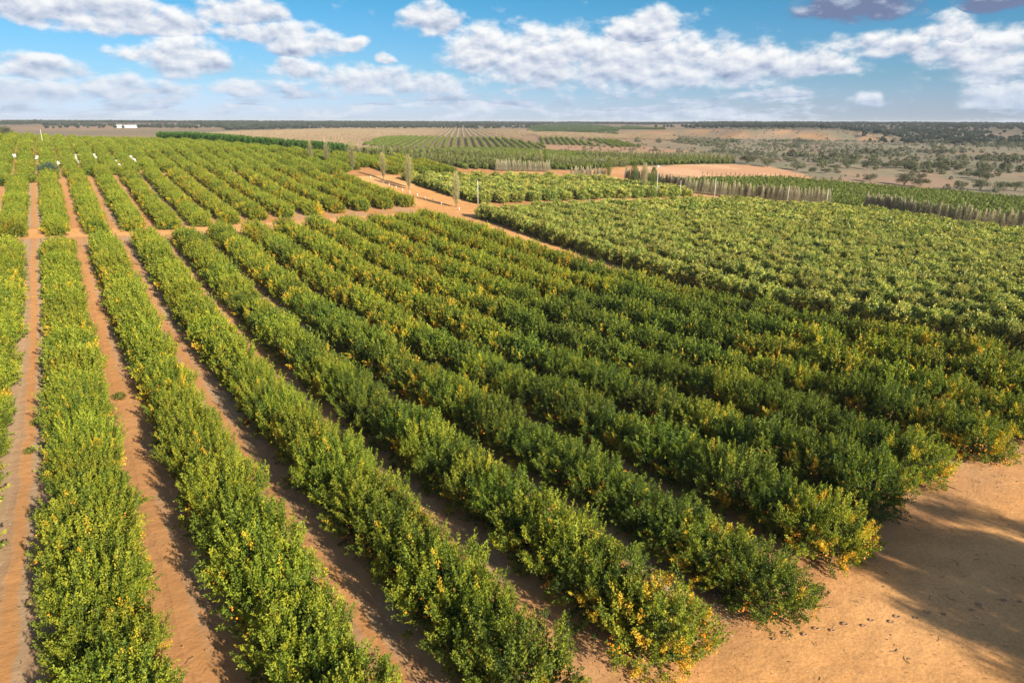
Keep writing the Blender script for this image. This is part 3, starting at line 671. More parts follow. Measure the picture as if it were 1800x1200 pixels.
# ------------------------------------------------------------------ poplars
def poplar(seed, h, w, stems, leaves, mat, L=.16, Wd=.10, tip=.0, leafmin=0.05, vase=True):
    rg = np.random.default_rng(seed); V = []; Fc = []; T = []
    G = Geo()
    G.tube([(0, 0, -.3), (0, 0, h * .2), (0, 0, h * .55), (0, 0, h * .98)], [.16, .12, .06, .015], 6)
    for k in range(stems):
        an = rg.uniform(0, 6.283); z0 = rg.uniform(.04, .7) * h; ln = rg.uniform(.22, .45) * h * (1.1 - .55 * z0 / h); sp_ = w * rg.uniform(.35, 1.) * (1.05 - .6 * z0 / h)
        c, s = math.cos(an), math.sin(an)
        G.tube([(0, 0, z0), (c * sp_ * .6, s * sp_ * .6, z0 + ln * .35), (c * sp_, s * sp_, z0 + ln)], [.03, .018, .006], 3)
    q = np.array(G.f); tri = np.concatenate([q[:, [0, 1, 2]], q[:, [0, 2, 3]]]); tri = tri[(tri[:, 0] != tri[:, 1]) & (tri[:, 1] != tri[:, 2])]
    V0 = np.array(G.v); n = leaves
    z = rg.uniform(leafmin, 1., n) ** .8 * h; prof = np.clip(np.minimum((z / h) * 1.5 + .18, (1.12 - z / h) * 2.1), .08, 1) if vase else np.clip(np.minimum((z / h) * 4 + .5, (1.0 - z / h) * 1.25 + .06), .05, 1)
    an = rg.uniform(0, 6.283, n); r = w * prof * np.sqrt(rg.random(n)) * rg.choice([1., 1., 1.25], n) * (1 + .25 * np.sin(an * 3 + seed))
    P = np.stack([np.cos(an) * r, np.sin(an) * r, z], 1)
    D = unit(np.stack([np.cos(an) * .35, np.sin(an) * .35, np.full(n, 1.)], 1) + rg.normal(size=(n, 3)) * .25)
    V1, F1_ = diamonds(P, D, L * rg.uniform(.6, 1.5, n) * 2.2, Wd * rg.uniform(.5, 1., n), rg)
    tint = np.clip(.25 + .45 * rg.random(n) + tip * ss(.45, .8, z / h), 0, 1)
    return (np.concatenate([V0, V1]), np.concatenate([tri, F1_ + len(V0)]), np.concatenate([np.full(len(tri), .45), np.repeat(tint, 2)]))
def split_poplar(seed, h, w, stems, leaves, mat, **kw):
    """trunk mesh and crown mesh"""
    a = poplar(seed, h, w, stems, leaves, mat, **kw); G = Geo()
    G.tube([(0, 0, -.3), (0, 0, h * .1), (0, 0, h * .24)], [.19, .15, .12], 8)
    return crown_mesh('crown', a, mat), G.mesh('trunk', MAT_BARK, True)
PB = [split_poplar(s, 9.6, 1.35, 240, 1300, MAT_POPLAR, tip=.25) for s in range(3)]
PGn = [split_poplar(s + 5, 9.6, 1.5, 60, 3200, MAT_VINE, tip=.2) for s in range(2)]
PW = [split_poplar(s + 10, 7.6, 1.25, 110, 2600, MAT_GREYPOP, L=.17, Wd=.075, tip=.40, vase=False) for s in range(4)]
def put_poplar(pair, x, y, s, label, group):
    rt = empty('poplar_tree', (x, y, hz(x, y)), rng.uniform(0, 6.28), (s * rng.uniform(.95, 1.05), s, s * rng.uniform(.93, 1.07)))
    tree_parts(rt, *pair); tag(rt, label, 'poplar', group)
ROADP = [(88.7, 163, 1.0, PB[0], 'tall straw-coloured poplar alone where the sandy tracks meet'), (90.6, 196.5, 1.05, PB[1], 'bushy leaning straw-coloured poplar second along the dirt road edge'),
         (92.3, 200.5, .85, PGn[0], 'green-leaved poplar close beside the bushy straw-coloured one'), (91.0, 217, .92, PB[2], 'grey thin poplar third along the dirt road edge'),
         (88.0, 237, 1.08, PB[0], 'tall spreading straw-coloured poplar at the far road bend'), (84, 252, .9, PB[1], 'faint thin poplar left of the spreading one at the road bend'), (80, 258, .8, PB[2], 'faint small poplar beside the white pole at the road bend'),
         (169.5, 176.5, 1.0, PB[2], 'russet poplar right of the tall pole at the cross track end'), (172.5, 175, .95, PGn[1], 'green poplar between the tall pole and the russet poplar'),
         (176.5, 189, 1.0, PGn[0], 'dark green poplar standing behind the pale round trees'), (180, 187, .98, PB[1], 'brown poplar right of the dark green one behind the round trees'),
         (186, 214, .9, PGn[1], 'slim green poplar at the left end of the long grey windbreak'), (168, 236, .85, PB[0], 'pale poplar between the two short grey windbreaks'), (172, 238, .85, PGn[0], 'slim green poplar in the gap of the grey windbreaks')]
for (x, y, s, pr, lb) in ROADP: put_poplar(pr, x, y, s, lb, 'loose poplars along the tracks')
def line_pts(P, st):
    out = []; P = [Vector(p) for p in P]; d = 0
    for a, b in zip(P[:-1], P[1:]):
        L_ = (b - a).length
        while d < L_: out.append(tuple(a + (b - a) * (d / L_))); d += st
        d -= L_
    return out
WB = [([(144.5, 232.5), (170, 231)], 0.8, .55, 'the first short windbreak'), ([(173.5, 221.5), (186, 216)], 0.8, .52, 'the second short windbreak'),
      ([(188, 206), (191, 177), (202, 162), (207, 147), (219, 137.5)], 0.85, .72, 'the long windbreak'), ([(216, 123), (214, 107), (216.5, 92), (222.5, 79), (229, 66), (238, 50)], 0.85, .80, 'the right-hand windbreak')]
for pts, st, s, where in WB:
    for k, (x, y) in enumerate(line_pts(pts, st)):
        put_poplar(PW[rng.integers(4)], x + rng.uniform(-.35, .35), y + rng.uniform(-.35, .35), s * rng.uniform(.84, 1.08), 'grey poplar with pale tip, %s from left in %s' % (ordw(k + 1), where), 'grey windbreak poplars')

# ------------------------------------------------------------------ low LOD plants for far fields
def clump(seed, n, r, h, L, Wd, up=.4, z0=0., pw=2.0):
    rg = np.random.default_rng(seed + 300); th = rg.uniform(0, 6.283, n); u = rg.random(n) ** .5; z = rg.random(n)
    rad = r * np.clip(1 - np.abs(z * 2 - .8) ** pw * .55, .2, 1) * u
    P = np.stack([np.cos(th) * rad, np.sin(th) * rad, z0 + z * (h - z0)], 1)
    D = unit(rg.normal(size=(n, 3)) + np.array([0, 0, up])); V, Fc = diamonds(P - D * L * .4, D, L * rg.uniform(.7, 1.3, n), Wd * rg.uniform(.7, 1.3, n), rg)
    return V, Fc, np.repeat(np.clip(z * .6 + rg.uniform(0, .5, n), 0, 1), 2)
VINE = [crown_mesh('row_plant', clump(s, 70, 1.0, 2.1, .75, .4), MAT_VINE) for s in range(3)]
HEDGEP = [crown_mesh('row_plant', clump(s + 4, 110, 1.1, 4.0, .9, .4, 1.2), MAT_VINE) for s in range(2)]
BRN = [crown_mesh('row_plant', clump(s + 9, 40, .9, 1.9, .8, .22, 1.2), MAT_BROWN) for s in range(3)]
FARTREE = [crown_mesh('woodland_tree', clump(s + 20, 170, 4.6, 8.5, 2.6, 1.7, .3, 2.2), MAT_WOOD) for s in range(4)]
GREYBUSH = [crown_mesh('scrub_bush', clump(s + 30, 110, 1.6, 2.4, .8, .42, .6), MAT_SCRUB) for s in range(3)]
def field(P, ang, sp_row, sp_in, jit=.25, keep=1.):
    """plants in straight rows inside a polygon; ang = row direction measured from +y towards +x"""
    P = np.array(P); d = np.array([math.sin(ang), math.cos(ang)]); a = np.array([d[1], -d[0]])
    cu = P @ d; cv = P @ a
    U, V_ = np.meshgrid(np.arange(cu.min(), cu.max(), sp_in), np.arange(cv.min(), cv.max(), sp_row)); U = U.ravel(); V_ = V_.ravel()
    U = U + rng.uniform(-jit, jit, len(U)); V_ = V_ + rng.uniform(-jit, jit, len(V_)) * .5
    X2 = U * d[0] + V_ * a[0]; Y2 = U * d[1] + V_ * a[1]
    mk = inpoly(X2, Y2, [tuple(p) for p in P]) & (rng.random(len(X2)) < keep)
    X2, Y2 = X2[mk], Y2[mk]; return np.stack([X2, Y2, height(X2, Y2) - .05], 1)
A2 = math.radians(29.)
scatter('trellis_crop', np.concatenate([field(F5, 0.02, 4.4, 1.5), field(LOW, -.35, 3.4, 1.4)]), VINE, 'low bright green crop rows behind the windbreaks', 'crop rows')
f1p = field(F1, A2, 7.5, 3.2); f1p = f1p[~inpoly(f1p[:, 0], f1p[:, 1], F2)]
scatter('dormant_crop', np.concatenate([f1p, field(F3BR, A2 + .9, 7, 3.0)]), BRN, 'bare brown rows striping the plain beyond the orchard', 'crop rows', None, rng.uniform(.8, 1.2, len(f1p) + len(field(F3BR, A2 + .9, 7, 3.0))) if False else None)
scatter('distant_orchard', np.concatenate([field(F2, A2, 6.2, 2.4), field(F4, A2 + .1, 5.5, 2.2), field(F4B, A2 + .1, 5.5, 2.2)]), VINE, 'green young orchard rows in the brown middle distance', 'crop rows', None, None)
DKROW = [crown_mesh('row_plant', clump(s + 104, 90, 1.2, 3.4, 1.0, .6, 1.2), MAT_SCRUB2) for s in range(2)]
scatter('tree_rows', np.concatenate([field(F3, .42, 26, 4.5, keep=.8), field(F3B, .42, 24, 4.5, keep=.8)]), DKROW, 'slanting dark green tree rows near the skyline', 'trees')
# dark green young hedge along the top of the rise and the reedy ones beside it
hp = []
for pts, st, w in (([(48, 394), (60, 352), (78, 318), (97, 291), (101, 284)], .8, 3.0),):
    for (x, y) in line_pts(pts, st):
        for q in range(3): hp.append((x + rng.uniform(-w, w), y + rng.uniform(-.5, .5)))
hp = np.array(hp); 
HG = [crown_mesh('hedge_plant', clump(s + 50, 160, 1.0, 3.7, .55, .25, 1.4), leaf_mat('hedge_leaf', [(0., (.02, .055, .010)), (.5, (.05, .12, .018)), (1., (.10, .20, .03))])) for s in range(2)]
scatter('hedge', np.column_stack([hp, height(hp[:, 0], hp[:, 1])]), HG, 'dark green hedge running along the far edge of the orchard', 'hedge', None, np.column_stack([np.ones(len(hp)), np.ones(len(hp)), rng.uniform(1.35, 1.5, len(hp))]))
REED = [crown_mesh('hedge_plant', clump(s + 60, 140, .9, 4.4, .9, .16, 3.), leaf_mat('reedy_leaf', [(0., (.07, .09, .03)), (.5, (.16, .18, .06)), (1., (.34, .33, .13))])) for s in range(2)]
rp2 = [(x + rng.uniform(-.8, .8), y + rng.uniform(-.4, .4)) for pts in ([(104, 286), (110, 268), (114, 262)], [(117, 256), (130, 247), (145, 238), (158, 236)], [(168, 250), (196, 243)], [(125, 300), (160, 262), (196, 247), (230, 250)], [(235, 290), (270, 268), (320, 262)], [(262, 330), (300, 296), (330, 288)]) for (x, y) in line_pts(pts, .9)]
rp2 = np.array(rp2)
scatter('reedy_windbreak', np.column_stack([rp2, height(rp2[:, 0], rp2[:, 1])]), REED, 'thin olive windbreak strips between the green crop fields', 'hedge')

# ------------------------------------------------------------------ scrub and woods
def scatter_region(n, x0, x1, y0, y1, dens, seed):
    rg = np.random.default_rng(seed); x = rg.uniform(x0, x1, n); y = rg.uniform(y0, y1, n); k = rg.random(n) < dens(x, y); x, y = x[k], y[k]
    X2, Y2 = px(x, y, height(x, y)); k = (X2 > -200) & (X2 < 2000); x, y = x[k], y[k]
    return np.stack([x, y, height(x, y) - .1], 1)
def d_valley(x, y):
    l = x * .643 - y * .766; f = x * .766 + y * .643
    cl = ss(.46, .62, fbm(x, y, 48., 41)) * .8 + .06
    out = ~(inpoly(x, y, SAND) | inpoly(x, y, LOW) | inpoly(x, y, F5) | inpoly(x, y, F4) | inpoly(x, y, F4B) | inpoly(x, y, F3BR) | inpoly(x, y, F1) | inpoly(x, y, F2))
    belt = ss(430, 520, f) * .5
    cl = np.maximum(cl, .55 * ss(1020, 1080, f))
    return cl * out * ss(-190, -60, l) * (x > 300) * (f < 1215) * (1 - .5 * ss(.1, .5, 0 * f)) * (.27 + belt * .8)
sv = scatter_region(30000, 290, 1500, 40, 900, d_valley, 5)
scatter('scrub', sv, GREYBUSH, 'grey-green scrub and saltbush dotted over the dry valley floor', 'scrub', None, rng.uniform(.4, 1.1, len(sv)) * (.7 + 1.3 * ss(.5, .7, fbm(sv[:, 0], sv[:, 1], 70., 87))))
MALLEE = [(280, 1380), (360, 1900), (1000, 1950), (1250, 1700), (880, 1560), (620, 1500), (470, 1500)]
def d_wood_cloud_shade(x, y):
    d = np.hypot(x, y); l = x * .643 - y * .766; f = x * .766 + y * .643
    right = np.maximum(ss(1235, 1290, f) * (1 - ss(900, 1600, l)), ss(960, 1060, f) * ss(150, 260, l)) * ss(-120, 60, l) * (.12 + .70 * ss(.42, .56, fbm(x, y, 150., 51))) * ss(3400, 2600, d)  # dark trees packed on the right ridge stand in for a cloud shadow
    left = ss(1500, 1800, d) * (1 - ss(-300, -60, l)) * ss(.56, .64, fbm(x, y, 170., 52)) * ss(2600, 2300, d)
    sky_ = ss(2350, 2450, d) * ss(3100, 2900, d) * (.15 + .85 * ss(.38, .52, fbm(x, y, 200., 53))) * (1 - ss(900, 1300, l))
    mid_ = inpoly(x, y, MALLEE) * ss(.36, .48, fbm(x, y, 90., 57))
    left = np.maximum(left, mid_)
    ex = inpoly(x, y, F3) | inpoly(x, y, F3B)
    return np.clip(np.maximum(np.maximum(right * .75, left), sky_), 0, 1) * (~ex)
wp = scatter_region(60000, -100, 3100, -100, 3100, d_wood_cloud_shade, 6)
scatter('distant_woodland', wp, FARTREE, 'dark line of low woodland along the skyline, thickened at right as cloud shadow', 'woodland', None, rng.uniform(.45, 1.0, len(wp)) * (.55 + .75 * fbm(wp[:, 0], wp[:, 1], 120., 83)))

def mallee(seed, a=3.0, h=4.6, n=1100):
    rg = np.random.default_rng(seed + 700); V = []; Fc = []; T = []; b = 0
    for k in range(11):
        an = rg.uniform(0, 6.283); rr = a * .72 * math.sqrt(rg.random()); c = np.array([math.cos(an) * rr, math.sin(an) * rr, h * rg.uniform(.38, .78)]); R = a * rg.uniform(.28, .46)
        m_ = n // 11; Q = unit(rg.normal(size=(m_, 3))) * (rg.random((m_, 1)) ** .35) * R * np.array([1.1, 1.1, .75]) + c
        v, f = diamonds(Q, rg.normal(size=Q.shape) + np.array([0, 0, -.2]), .5 * rg.uniform(.7, 1.3, m_), .22, rg)
        V.append(v); Fc.append(f + b); b += len(v); T.append(np.repeat(np.clip(rg.uniform(0, .8, m_) + .2 * (c[2] / h), 0, 1), 2))
    G = Geo(); G.tube([(0, 0, -.3), (.05, 0, .6)], [.22, .16], 6)
    for k in range(5):
        an = k * 1.26 + rg.uniform(-.3, .3); G.tube([(.05, 0, .5), (math.cos(an) * a * .25, math.sin(an) * a * .25, h * .35), (math.cos(an) * a * .5, math.sin(an) * a * .5, h * .62)], [.12, .08, .03], 5)
    return (np.concatenate(V), np.concatenate(Fc), np.concatenate(T)), G
ML = []
for s in range(4):
    a, G = mallee(s, 3.0 + .3 * s); ML.append((crown_mesh('crown', a, MAT_SCRUB), G.mesh('trunk', MAT_BARK, True)))
BUSH = [(-15.9, 374, 1.2, 'dark green bush at the far left on the red rise', MAT_VINE), (-21, 378, .8, 'smaller dark bush at the extreme left edge', None),
        (147, 694, 1.25, 'lone olive tree on the brown plain behind the dark hedge', None), (95, 640, .8, 'small dark shrub alone on the plain left of the shed', None)]
VB = [(330, 229, 1.25, 'rounded olive tree at the right tip of the sandy field'), (324, 243, 1.1, 'dark tree behind the sandy field, left of the round olive one'), (323, 256, 1.2, 'dense grey-green tree by the far corner of the sandy field'),
      (331, 262, 1.0, 'grey tree hugging the end of the green crop'), (328, 219, .8, 'small dark bush just below the sandy field tip'), (337, 217, .7, 'pale bush beside the small dark one'),
      (356, 224, .9, 'slim dark tree between two gaps in the valley line'), (375, 228, 1.35, 'large round olive tree in the valley line'), (384, 222, 1.2, 'grey-green tree touching the large round olive one'),
      (405, 222, 1.2, 'dark tree at the left of the middle valley clump'), (413, 221, 1.15, 'spreading tree in the centre of the middle valley clump'), (420, 219, 1.15, 'dark tree at the right of the middle valley clump'),
      (430, 214, 1.2, 'pair-like dark tree right of the middle valley clump'), (438, 209, 1.2, 'green-grey tree further right in the valley line'), (446, 202, 1.1, 'open-crowned tree with visible stems in the valley line'),
      (452, 190, 1.1, 'rightmost small tree of the valley line'), (331, 189, .95, 'lone olive tree standing just beyond the green crop'), (334, 174, 1.4, 'big spreading pale tree beyond the green crop'),
      (337, 168, 1.1, 'dark-based tree joined to the big spreading pale one'), (344, 153, 1.1, 'dark bush beyond the green crop near the right edge'), (352, 149, 1.2, 'olive bush right of the dark one near the right edge'),
      (356, 141, 1.2, 'leafy tree nearest the right edge beyond the crop'), (365, 140, 1.1, 'blue-grey tree at the right edge beyond the crop'), (410, 175, 1.3, 'wide dark tree on the dry grass near the right edge'), (402, 168, 1.1, 'tree below the wide dark one near the right edge'),
      (372, 186, .8, 'small shrub on the pale grass right of the lone olive tree')]
for (x, y, s, lb, mt) in BUSH:
    rt = empty('plain_bush', (x, y, hz(x, y)), rng.uniform(0, 6), (s, s, s)); tree_parts(rt, *ML[rng.integers(4)]); tag(rt, lb, 'bush', 'lone bushes on the plain')
for (x, y, s, lb) in VB:
    rt = empty('valley_tree', (x, y, hz(x, y)), rng.uniform(0, 6), (s, s, s * .95)); tree_parts(rt, *ML[rng.integers(4)]); tag(rt, lb, 'tree', 'trees in the dry valley')
tl = crown_mesh('crown', citrus_crown(777, 260, 12, .3, .13, 0.), MAT_TEAL)
rt = empty('teal_tree', (-1.2, 231, hz(-1.2, 231)), 0, (1.15, 1.1, 1.2)); tree_parts(rt, tl, TRUNKS[0]); tag(rt, 'blue-green tree breaking the far hedgerows near the white bins', 'tree')

# tall gums outside the frame whose shadows fall over the sandy corner
GUM = []
for s in range(3):
    rg = np.random.default_rng(s + 60); V = []; Fc = []; T = []; b = 0; G = Geo()
    G.tube([(0, 0, -.3), (.1, .1, 3), (.2, -.1, 7), (.1, .2, 10.5)], [.34, .28, .2, .08], 8)
    for k in range(26):
        z = rg.uniform(4.5, 13.2); an = rg.uniform(0, 6.283); rr = rg.uniform(.3, 2.9) * (1.1 - abs(z - 9) / 9)
        c = np.array([math.cos(an) * rr, math.sin(an) * rr, z]); m_ = 420
        Q = unit(rg.normal(size=(m_, 3))) * (rg.random((m_, 1)) ** .5) * rg.uniform(.8, 1.4) + c
        v, f = diamonds(Q, rg.normal(size=Q.shape) * .6 + np.array([0, 0, -1]), .3, .09, rg); V.append(v); Fc.append(f + b); b += len(v); T.append(rg.uniform(0, 1, 2 * m_))
        if k % 3 == 0: G.tube([(.1, 0, z * .55), (c[0] * .6, c[1] * .6, z * .85), tuple(c)], [.1, .06, .02], 5)
    GUM.append((crown_mesh('crown', (np.concatenate(V), np.concatenate(Fc), np.concatenate(T)), MAT_SCRUB), G.mesh('trunk', MAT_BARK, True)))
for n_, (x, y, s, lb) in enumerate([(37.5, -12, 1.0, 'tall gum tree whose crown shades the sandy corner'), (41.5, -13.5, 1.0, 'second tall gum shading the sandy corner'), (45.5, -14.5, .95, 'outermost tall gum shading the sandy corner'),
                                   (34.8, -16.5, .85, 'slimmer gum at the edge of the shaded corner'), (31.2, -15, .62, 'low gum throwing the small lower shadow'), (43, -22, 1.1, 'rear tall gum shading the row ends'), (39.6, -10.5, .95, 'leafy gum between the two front ones'), (35.6, -12.5, .82, 'leafy gum at the inner side of the shading group'), (39, -21, 1.1, 'rear gum standing behind the first tall one')]):
    rt = empty('gum_tree', (x, y, hz(x, y)), n_ * 1.3, (s, s, s)); tree_parts(rt, *GUM[n_ % 3]); tag(rt, lb, 'tree', 'gum trees beside the sandy corner')

# ------------------------------------------------------------------ props
def bin_parts(rt):
    G = Geo(); w = 1.15
    for sx_ in (-1, 1): G.box((sx_ * (w / 2 - .03), 0, .42), (.06, w, .6)); G.box((0, sx_ * (w / 2 - .03), .42), (w - .124, .06, .6))
    G.box((0, 0, .14), (w - .13, w - .13, .05)); link('bin_body', G.mesh('bin_body', MAT_WHITE), rt)
    G = Geo()
    for q in (-.45, 0, .45): G.box((q, 0, .05), (.12, w, .1))
    link('bin_feet', G.mesh('bin_feet', MAT_WHITE), rt)
    G = Geo(); G.box((0, 0, .755), (w + .04, w + .04, .06)); G.box((0, 0, .79), (w - .3, w - .3, .03)); link('bin_lid', G.mesh('bin_lid', MAT_WHITE), rt)
BINS = [(-9.4, 272, 'single white bin in the leftmost lane of the far block'), (-3.8, 269.5, 'single white bin in the second lane of the far block'), (1.55, 259.5, 'nearer of the two white bins touching in the third far lane'), (1.55, 261, 'further of the two white bins touching in the third far lane'),
        (6.9, 276.4, 'furthest of three white bins in the fourth far lane'), (6.9, 270, 'middle of three white bins in the fourth far lane'), (6.9, 263.2, 'nearest of three white bins in the fourth far lane'),
        (12.2, 279.1, 'further of two white bins in the fifth far lane'), (12.2, 272.5, 'nearer of two white bins in the fifth far lane'), (17.7, 266.2, 'further white bin in the sixth far lane'), (17.7, 258, 'nearer white bin in the sixth far lane'),
        (23.1, 277.3, 'further white bin in the seventh far lane'), (23.1, 270.5, 'nearer white bin in the seventh far lane'), (23.1, 267, 'last white bin close to the seventh far lane mouth')]
for x, y, lb in BINS:
    rt = empty('fruit_bin', (x, y, hz(x, y) + .02), rng.uniform(-.1, .1), (1.5, 1.5, 1.3)); bin_parts(rt); tag(rt, lb, 'bin', 'white fruit bins in the far lanes')
def pole(x, y, h, r, lb, arm=False):
    rt = empty('pole', (x, y, hz(x, y))); G = Geo(); G.tube([(0, 0, -.3), (0, 0, h)], [r, r * .7], 8); link('post', G.mesh('post', MAT_POLE, True), rt)
    G = Geo(); G.tube([(0, 0, h), (0, 0, h + .15)], [r * 1.1, r * .9], 8); link('cap', G.mesh('cap', MAT_STEEL, True), rt)
    tag(rt, lb, 'pole', 'thin pale poles standing among the blocks')
for x, y, h, lb in [(83.8, 252.6, 9.2, 'thin white pole at the far bend of the dirt road'), (94.2, 160.9, 7.0, 'thin white pole at the corner of the pale tree block'), (167, 167.5, 8.2, 'thin white pole beside the russet poplar'),
                    (203, 143, 6.2, 'thin pale pole inside the long windbreak near its middle'), (213.5, 135.5, 5.8, 'thin pale pole near the right end of the long windbreak'), (191.5, 164, 6.5, 'pale pole at the left part of the long windbreak'),
                    (-1.5, 300, 6.5, 'leaning pale pole on top of the rise at left'), (176.5, 166, 5.5, 'short pale pole right of the russet poplar')]: pole(x, y, h, .085, lb)
for k in range(13):
    x, y = 86.9 + .09 * k + rng.uniform(-.1, .1), 158 + k * 5.2
    if k == 1: continue
    rt = empty('guard_post', (x, y, hz(x, y))); G = Geo(); G.tube([(0, 0, -.1), (0, 0, .75)], [.10, .09], 8); link('sleeve', G.mesh('sleeve', MAT_WHITE, True), rt)
    G = Geo(); G.tube([(0, 0, .75), (0, 0, 1.1)], [.03, .02], 5); link('stake', G.mesh('stake', MAT_BARK, True), rt)
    tag(rt, 'white tree guard, %s along the dirt road edge from the track junction' % ordw(k + 1), 'tree guard', 'white tree guards along the dirt road')
# irrigation pipe stubs at the row ends
for i in range(3, 12):
    x = R0 + RS * i + .3; G = Geo(); pts = []
    for y in np.arange(15.0 + (i % 3) * .35 + (1.2 if i > 5 else 0), 24, .5): pts.append((x + .06 * math.sin(y * 1.7 + i), y, hz(x, y) + .07))
    o_ = link('irrigation_pipe', G and (G.tube(pts, .022, 6) or G).mesh('irrigation_pipe', MAT_PIPE, True))
    tag(o_, 'black drip pipe poking out of the end of the %s hedgerow from the left' % ordw(i + 3 if -2 in rowids else i + 2), 'pipe', 'drip pipes at the row ends')
# ute at the far track
def ute(x, y, rz, lb):
    rt = empty('parked_ute', (x, y, hz(x, y)), rz)
    def body(P, w): # extrude side profile
        G = Geo(); n = len(P); 
        V = [(a, -w / 2, b) for a, b in P] + [(a, w / 2, b) for a, b in P]
        G.quadmesh(V, [(i, (i + 1) % n, (i + 1) % n + n, i + n) for i in range(n)]); return G, n
    G, n = body([(-2.4, .45), (2.3, .45), (2.4, .85), (2.2, 1.0), (1.2, 1.08), (.6, 1.62), (-.5, 1.68), (-.75, 1.1), (-2.4, 1.08)], 1.75)
    for s in (0, n): 
        G.f += [tuple(s + q for q in f) for f in ((0, 1, 2, 8), (2, 3, 4, 8), (4, 7, 8, 4), (4, 5, 6, 7))if len(set(f)) == 4]
    link('body', G.mesh('body', MAT_WHITE), rt)
    G = Geo(); G.box((.06, 0, 1.38), (.9, 1.78, .36)); link('side_window', G.mesh('side_window', MAT_DARK), rt)
    for sx_ in (-1.55, 1.5):
        for sy_ in (-.8, .8): G = Geo(); G.tube([(sx_, sy_ - .1, .36), (sx_, sy_ + .1, .36)], .36, 12); link('wheel', G.mesh('wheel', MAT_RUBBER, True), rt)
    tag(rt, lb, 'ute')
ute(116.5, 258, .5, 'white vehicle parked among the poplars at the far track')
# shed on the plain, tanks and sheeting by the sandy field
def shed(x, y, L_, w, h, rz, name, lb, cat, roof=MAT_WHITE, wall=MAT_STEEL):
    rt = empty(name, (x, y, hz(x, y)), rz)
    G = Geo(); G.box((0, 0, h / 2), (L_, w, h)); link('wall', G.mesh('wall', wall), rt)
    G = Geo(); V = [(-L_ / 2 - .4, -w / 2 - .4, h + .01), (L_ / 2 + .4, -w / 2 - .4, h + .01), (L_ / 2 + .4, w / 2 + .4, h + .01), (-L_ / 2 - .4, w / 2 + .4, h + .01), (-L_ / 2 - .4, 0, h + w * .2), (L_ / 2 + .4, 0, h + w * .2)]
    G.quadmesh(V, [(0, 1, 5, 4), (2, 3, 4, 5), (0, 3, 2, 1), (0, 4, 3, 0), (1, 2, 5, 1)][:3]); me_ = G.mesh('roof', roof); r_ = link('roof', me_, rt)
    for k in range(int(L_ // 9) if L_ < 20 else 0):
        G = Geo(); G.box((-L_ / 2 + 5 + k * 9, -w / 2 - .02, h * .4), (4, .06, h * .8)); link('door', G.mesh('door', MAT_DARK), rt)
    return tag(rt, lb, cat)
shed(141, 1664, 38, 12, 3.4, -.05, 'farm_shed', 'long white shed alone on the brown plain', 'shed')
shed(222, 262, 9, 3.0, 1.6, -.9, 'crop_tunnel', 'low pale green-topped tunnel at the left of the white sheeting', 'shed', MAT_STEEL)
for k, (x, y, s, lb) in enumerate([(222, 255, 1.6, 'leftmost white tank by the sandy field'), (225, 254, 1.3, 'middle white tank by the sandy field'), (228, 252.5, 1.5, 'rightmost white tank by the sandy field'), (247, 248, .6, 'small white tank alone on the sandy field')]):
    rt = empty('water_tank', (x, y, hz(x, y)), 0, (s, s, s)); G = Geo(); G.tube([(0, 0, 0), (0, 0, 1.1)], [.95, .95], 16); link('tank_wall', G.mesh('tank_wall', MAT_WHITE, True), rt)
    G = Geo(); G.tube([(0, 0, 1.1), (0, 0, 1.3), (0, 0, 1.36)], [.99, .4, .12], 16); link('tank_lid', G.mesh('tank_lid', MAT_WHITE, True), rt); tag(rt, lb, 'tank', 'white tanks by the sandy field')
# young staked trees along the near side of the sandy field
STK = crown_mesh('crown', clump(77, 40, .35, 2.6, .35, .16, 2.), MAT_SCRUB); GG = Geo(); GG.tube([(0, 0, -.2), (0, 0, 2.2)], [.05, .04], 5); STT = GG.mesh('stake', MAT_BARK)
k = 0
for (x, y) in line_pts([(243, 216), (285, 208), (303, 200)], 2.6):
    k += 1; rt = empty('young_tree', (x, y, hz(x, y)), rng.uniform(0, 6), (1, 1, rng.uniform(.8, 1.2)))
    for nm_, m_ in (('crown', STK), ('stake', STT)): o_ = bpy.data.objects.new(nm_, m_); o_.parent = rt; COL.objects.link(o_)
    tag(rt, 'thin staked sapling, %s from the left along the front of the sandy field' % ordw(k), 'sapling', 'staked saplings by the sandy field')

# ------------------------------------------------------------------ ground detail near the camera
rg = np.random.default_rng(77)
n = 42000
lx = rg.uniform(-12, 62, n); ly = rg.uniform(9, 75, n)
phs = ((lx - R0) / RS) % 1.; dens = np.where(ly < 15.5, .05, np.where((phs > .55) & (phs < .78), .9, np.where((phs < .3) | (phs > .78), .55, .12)))
dens = dens * (.3 + .9 * fbm(lx, ly, 4., 61)); k_ = rg.random(n) < dens
heap = np.column_stack([rg.normal(23.2, .8, 1800), rg.normal(16.9, .8, 1800)])
lx = np.concatenate([lx[k_], heap[:, 0]]); ly = np.concatenate([ly[k_], heap[:, 1]]); nn = len(lx)
P = np.stack([lx, ly, height(lx, ly) + (fbm(lx, ly, 9., 5) - .5) * .22 + .03], 1)
Dd = unit(rg.normal(size=(nn, 3)) * np.array([1, 1, .22])); V, Fc = diamonds(P, Dd, rg.uniform(.06, .20, nn), rg.uniform(.015, .05, nn), rg)
tag(link('leaf_litter', mesh_from('leaf_litter', V, Fc, MAT_LITTER, {'tint': np.repeat(rg.random(nn), 2)})), 'dry leaves and straw lying along the orchard lanes', 'litter', None, 'stuff')
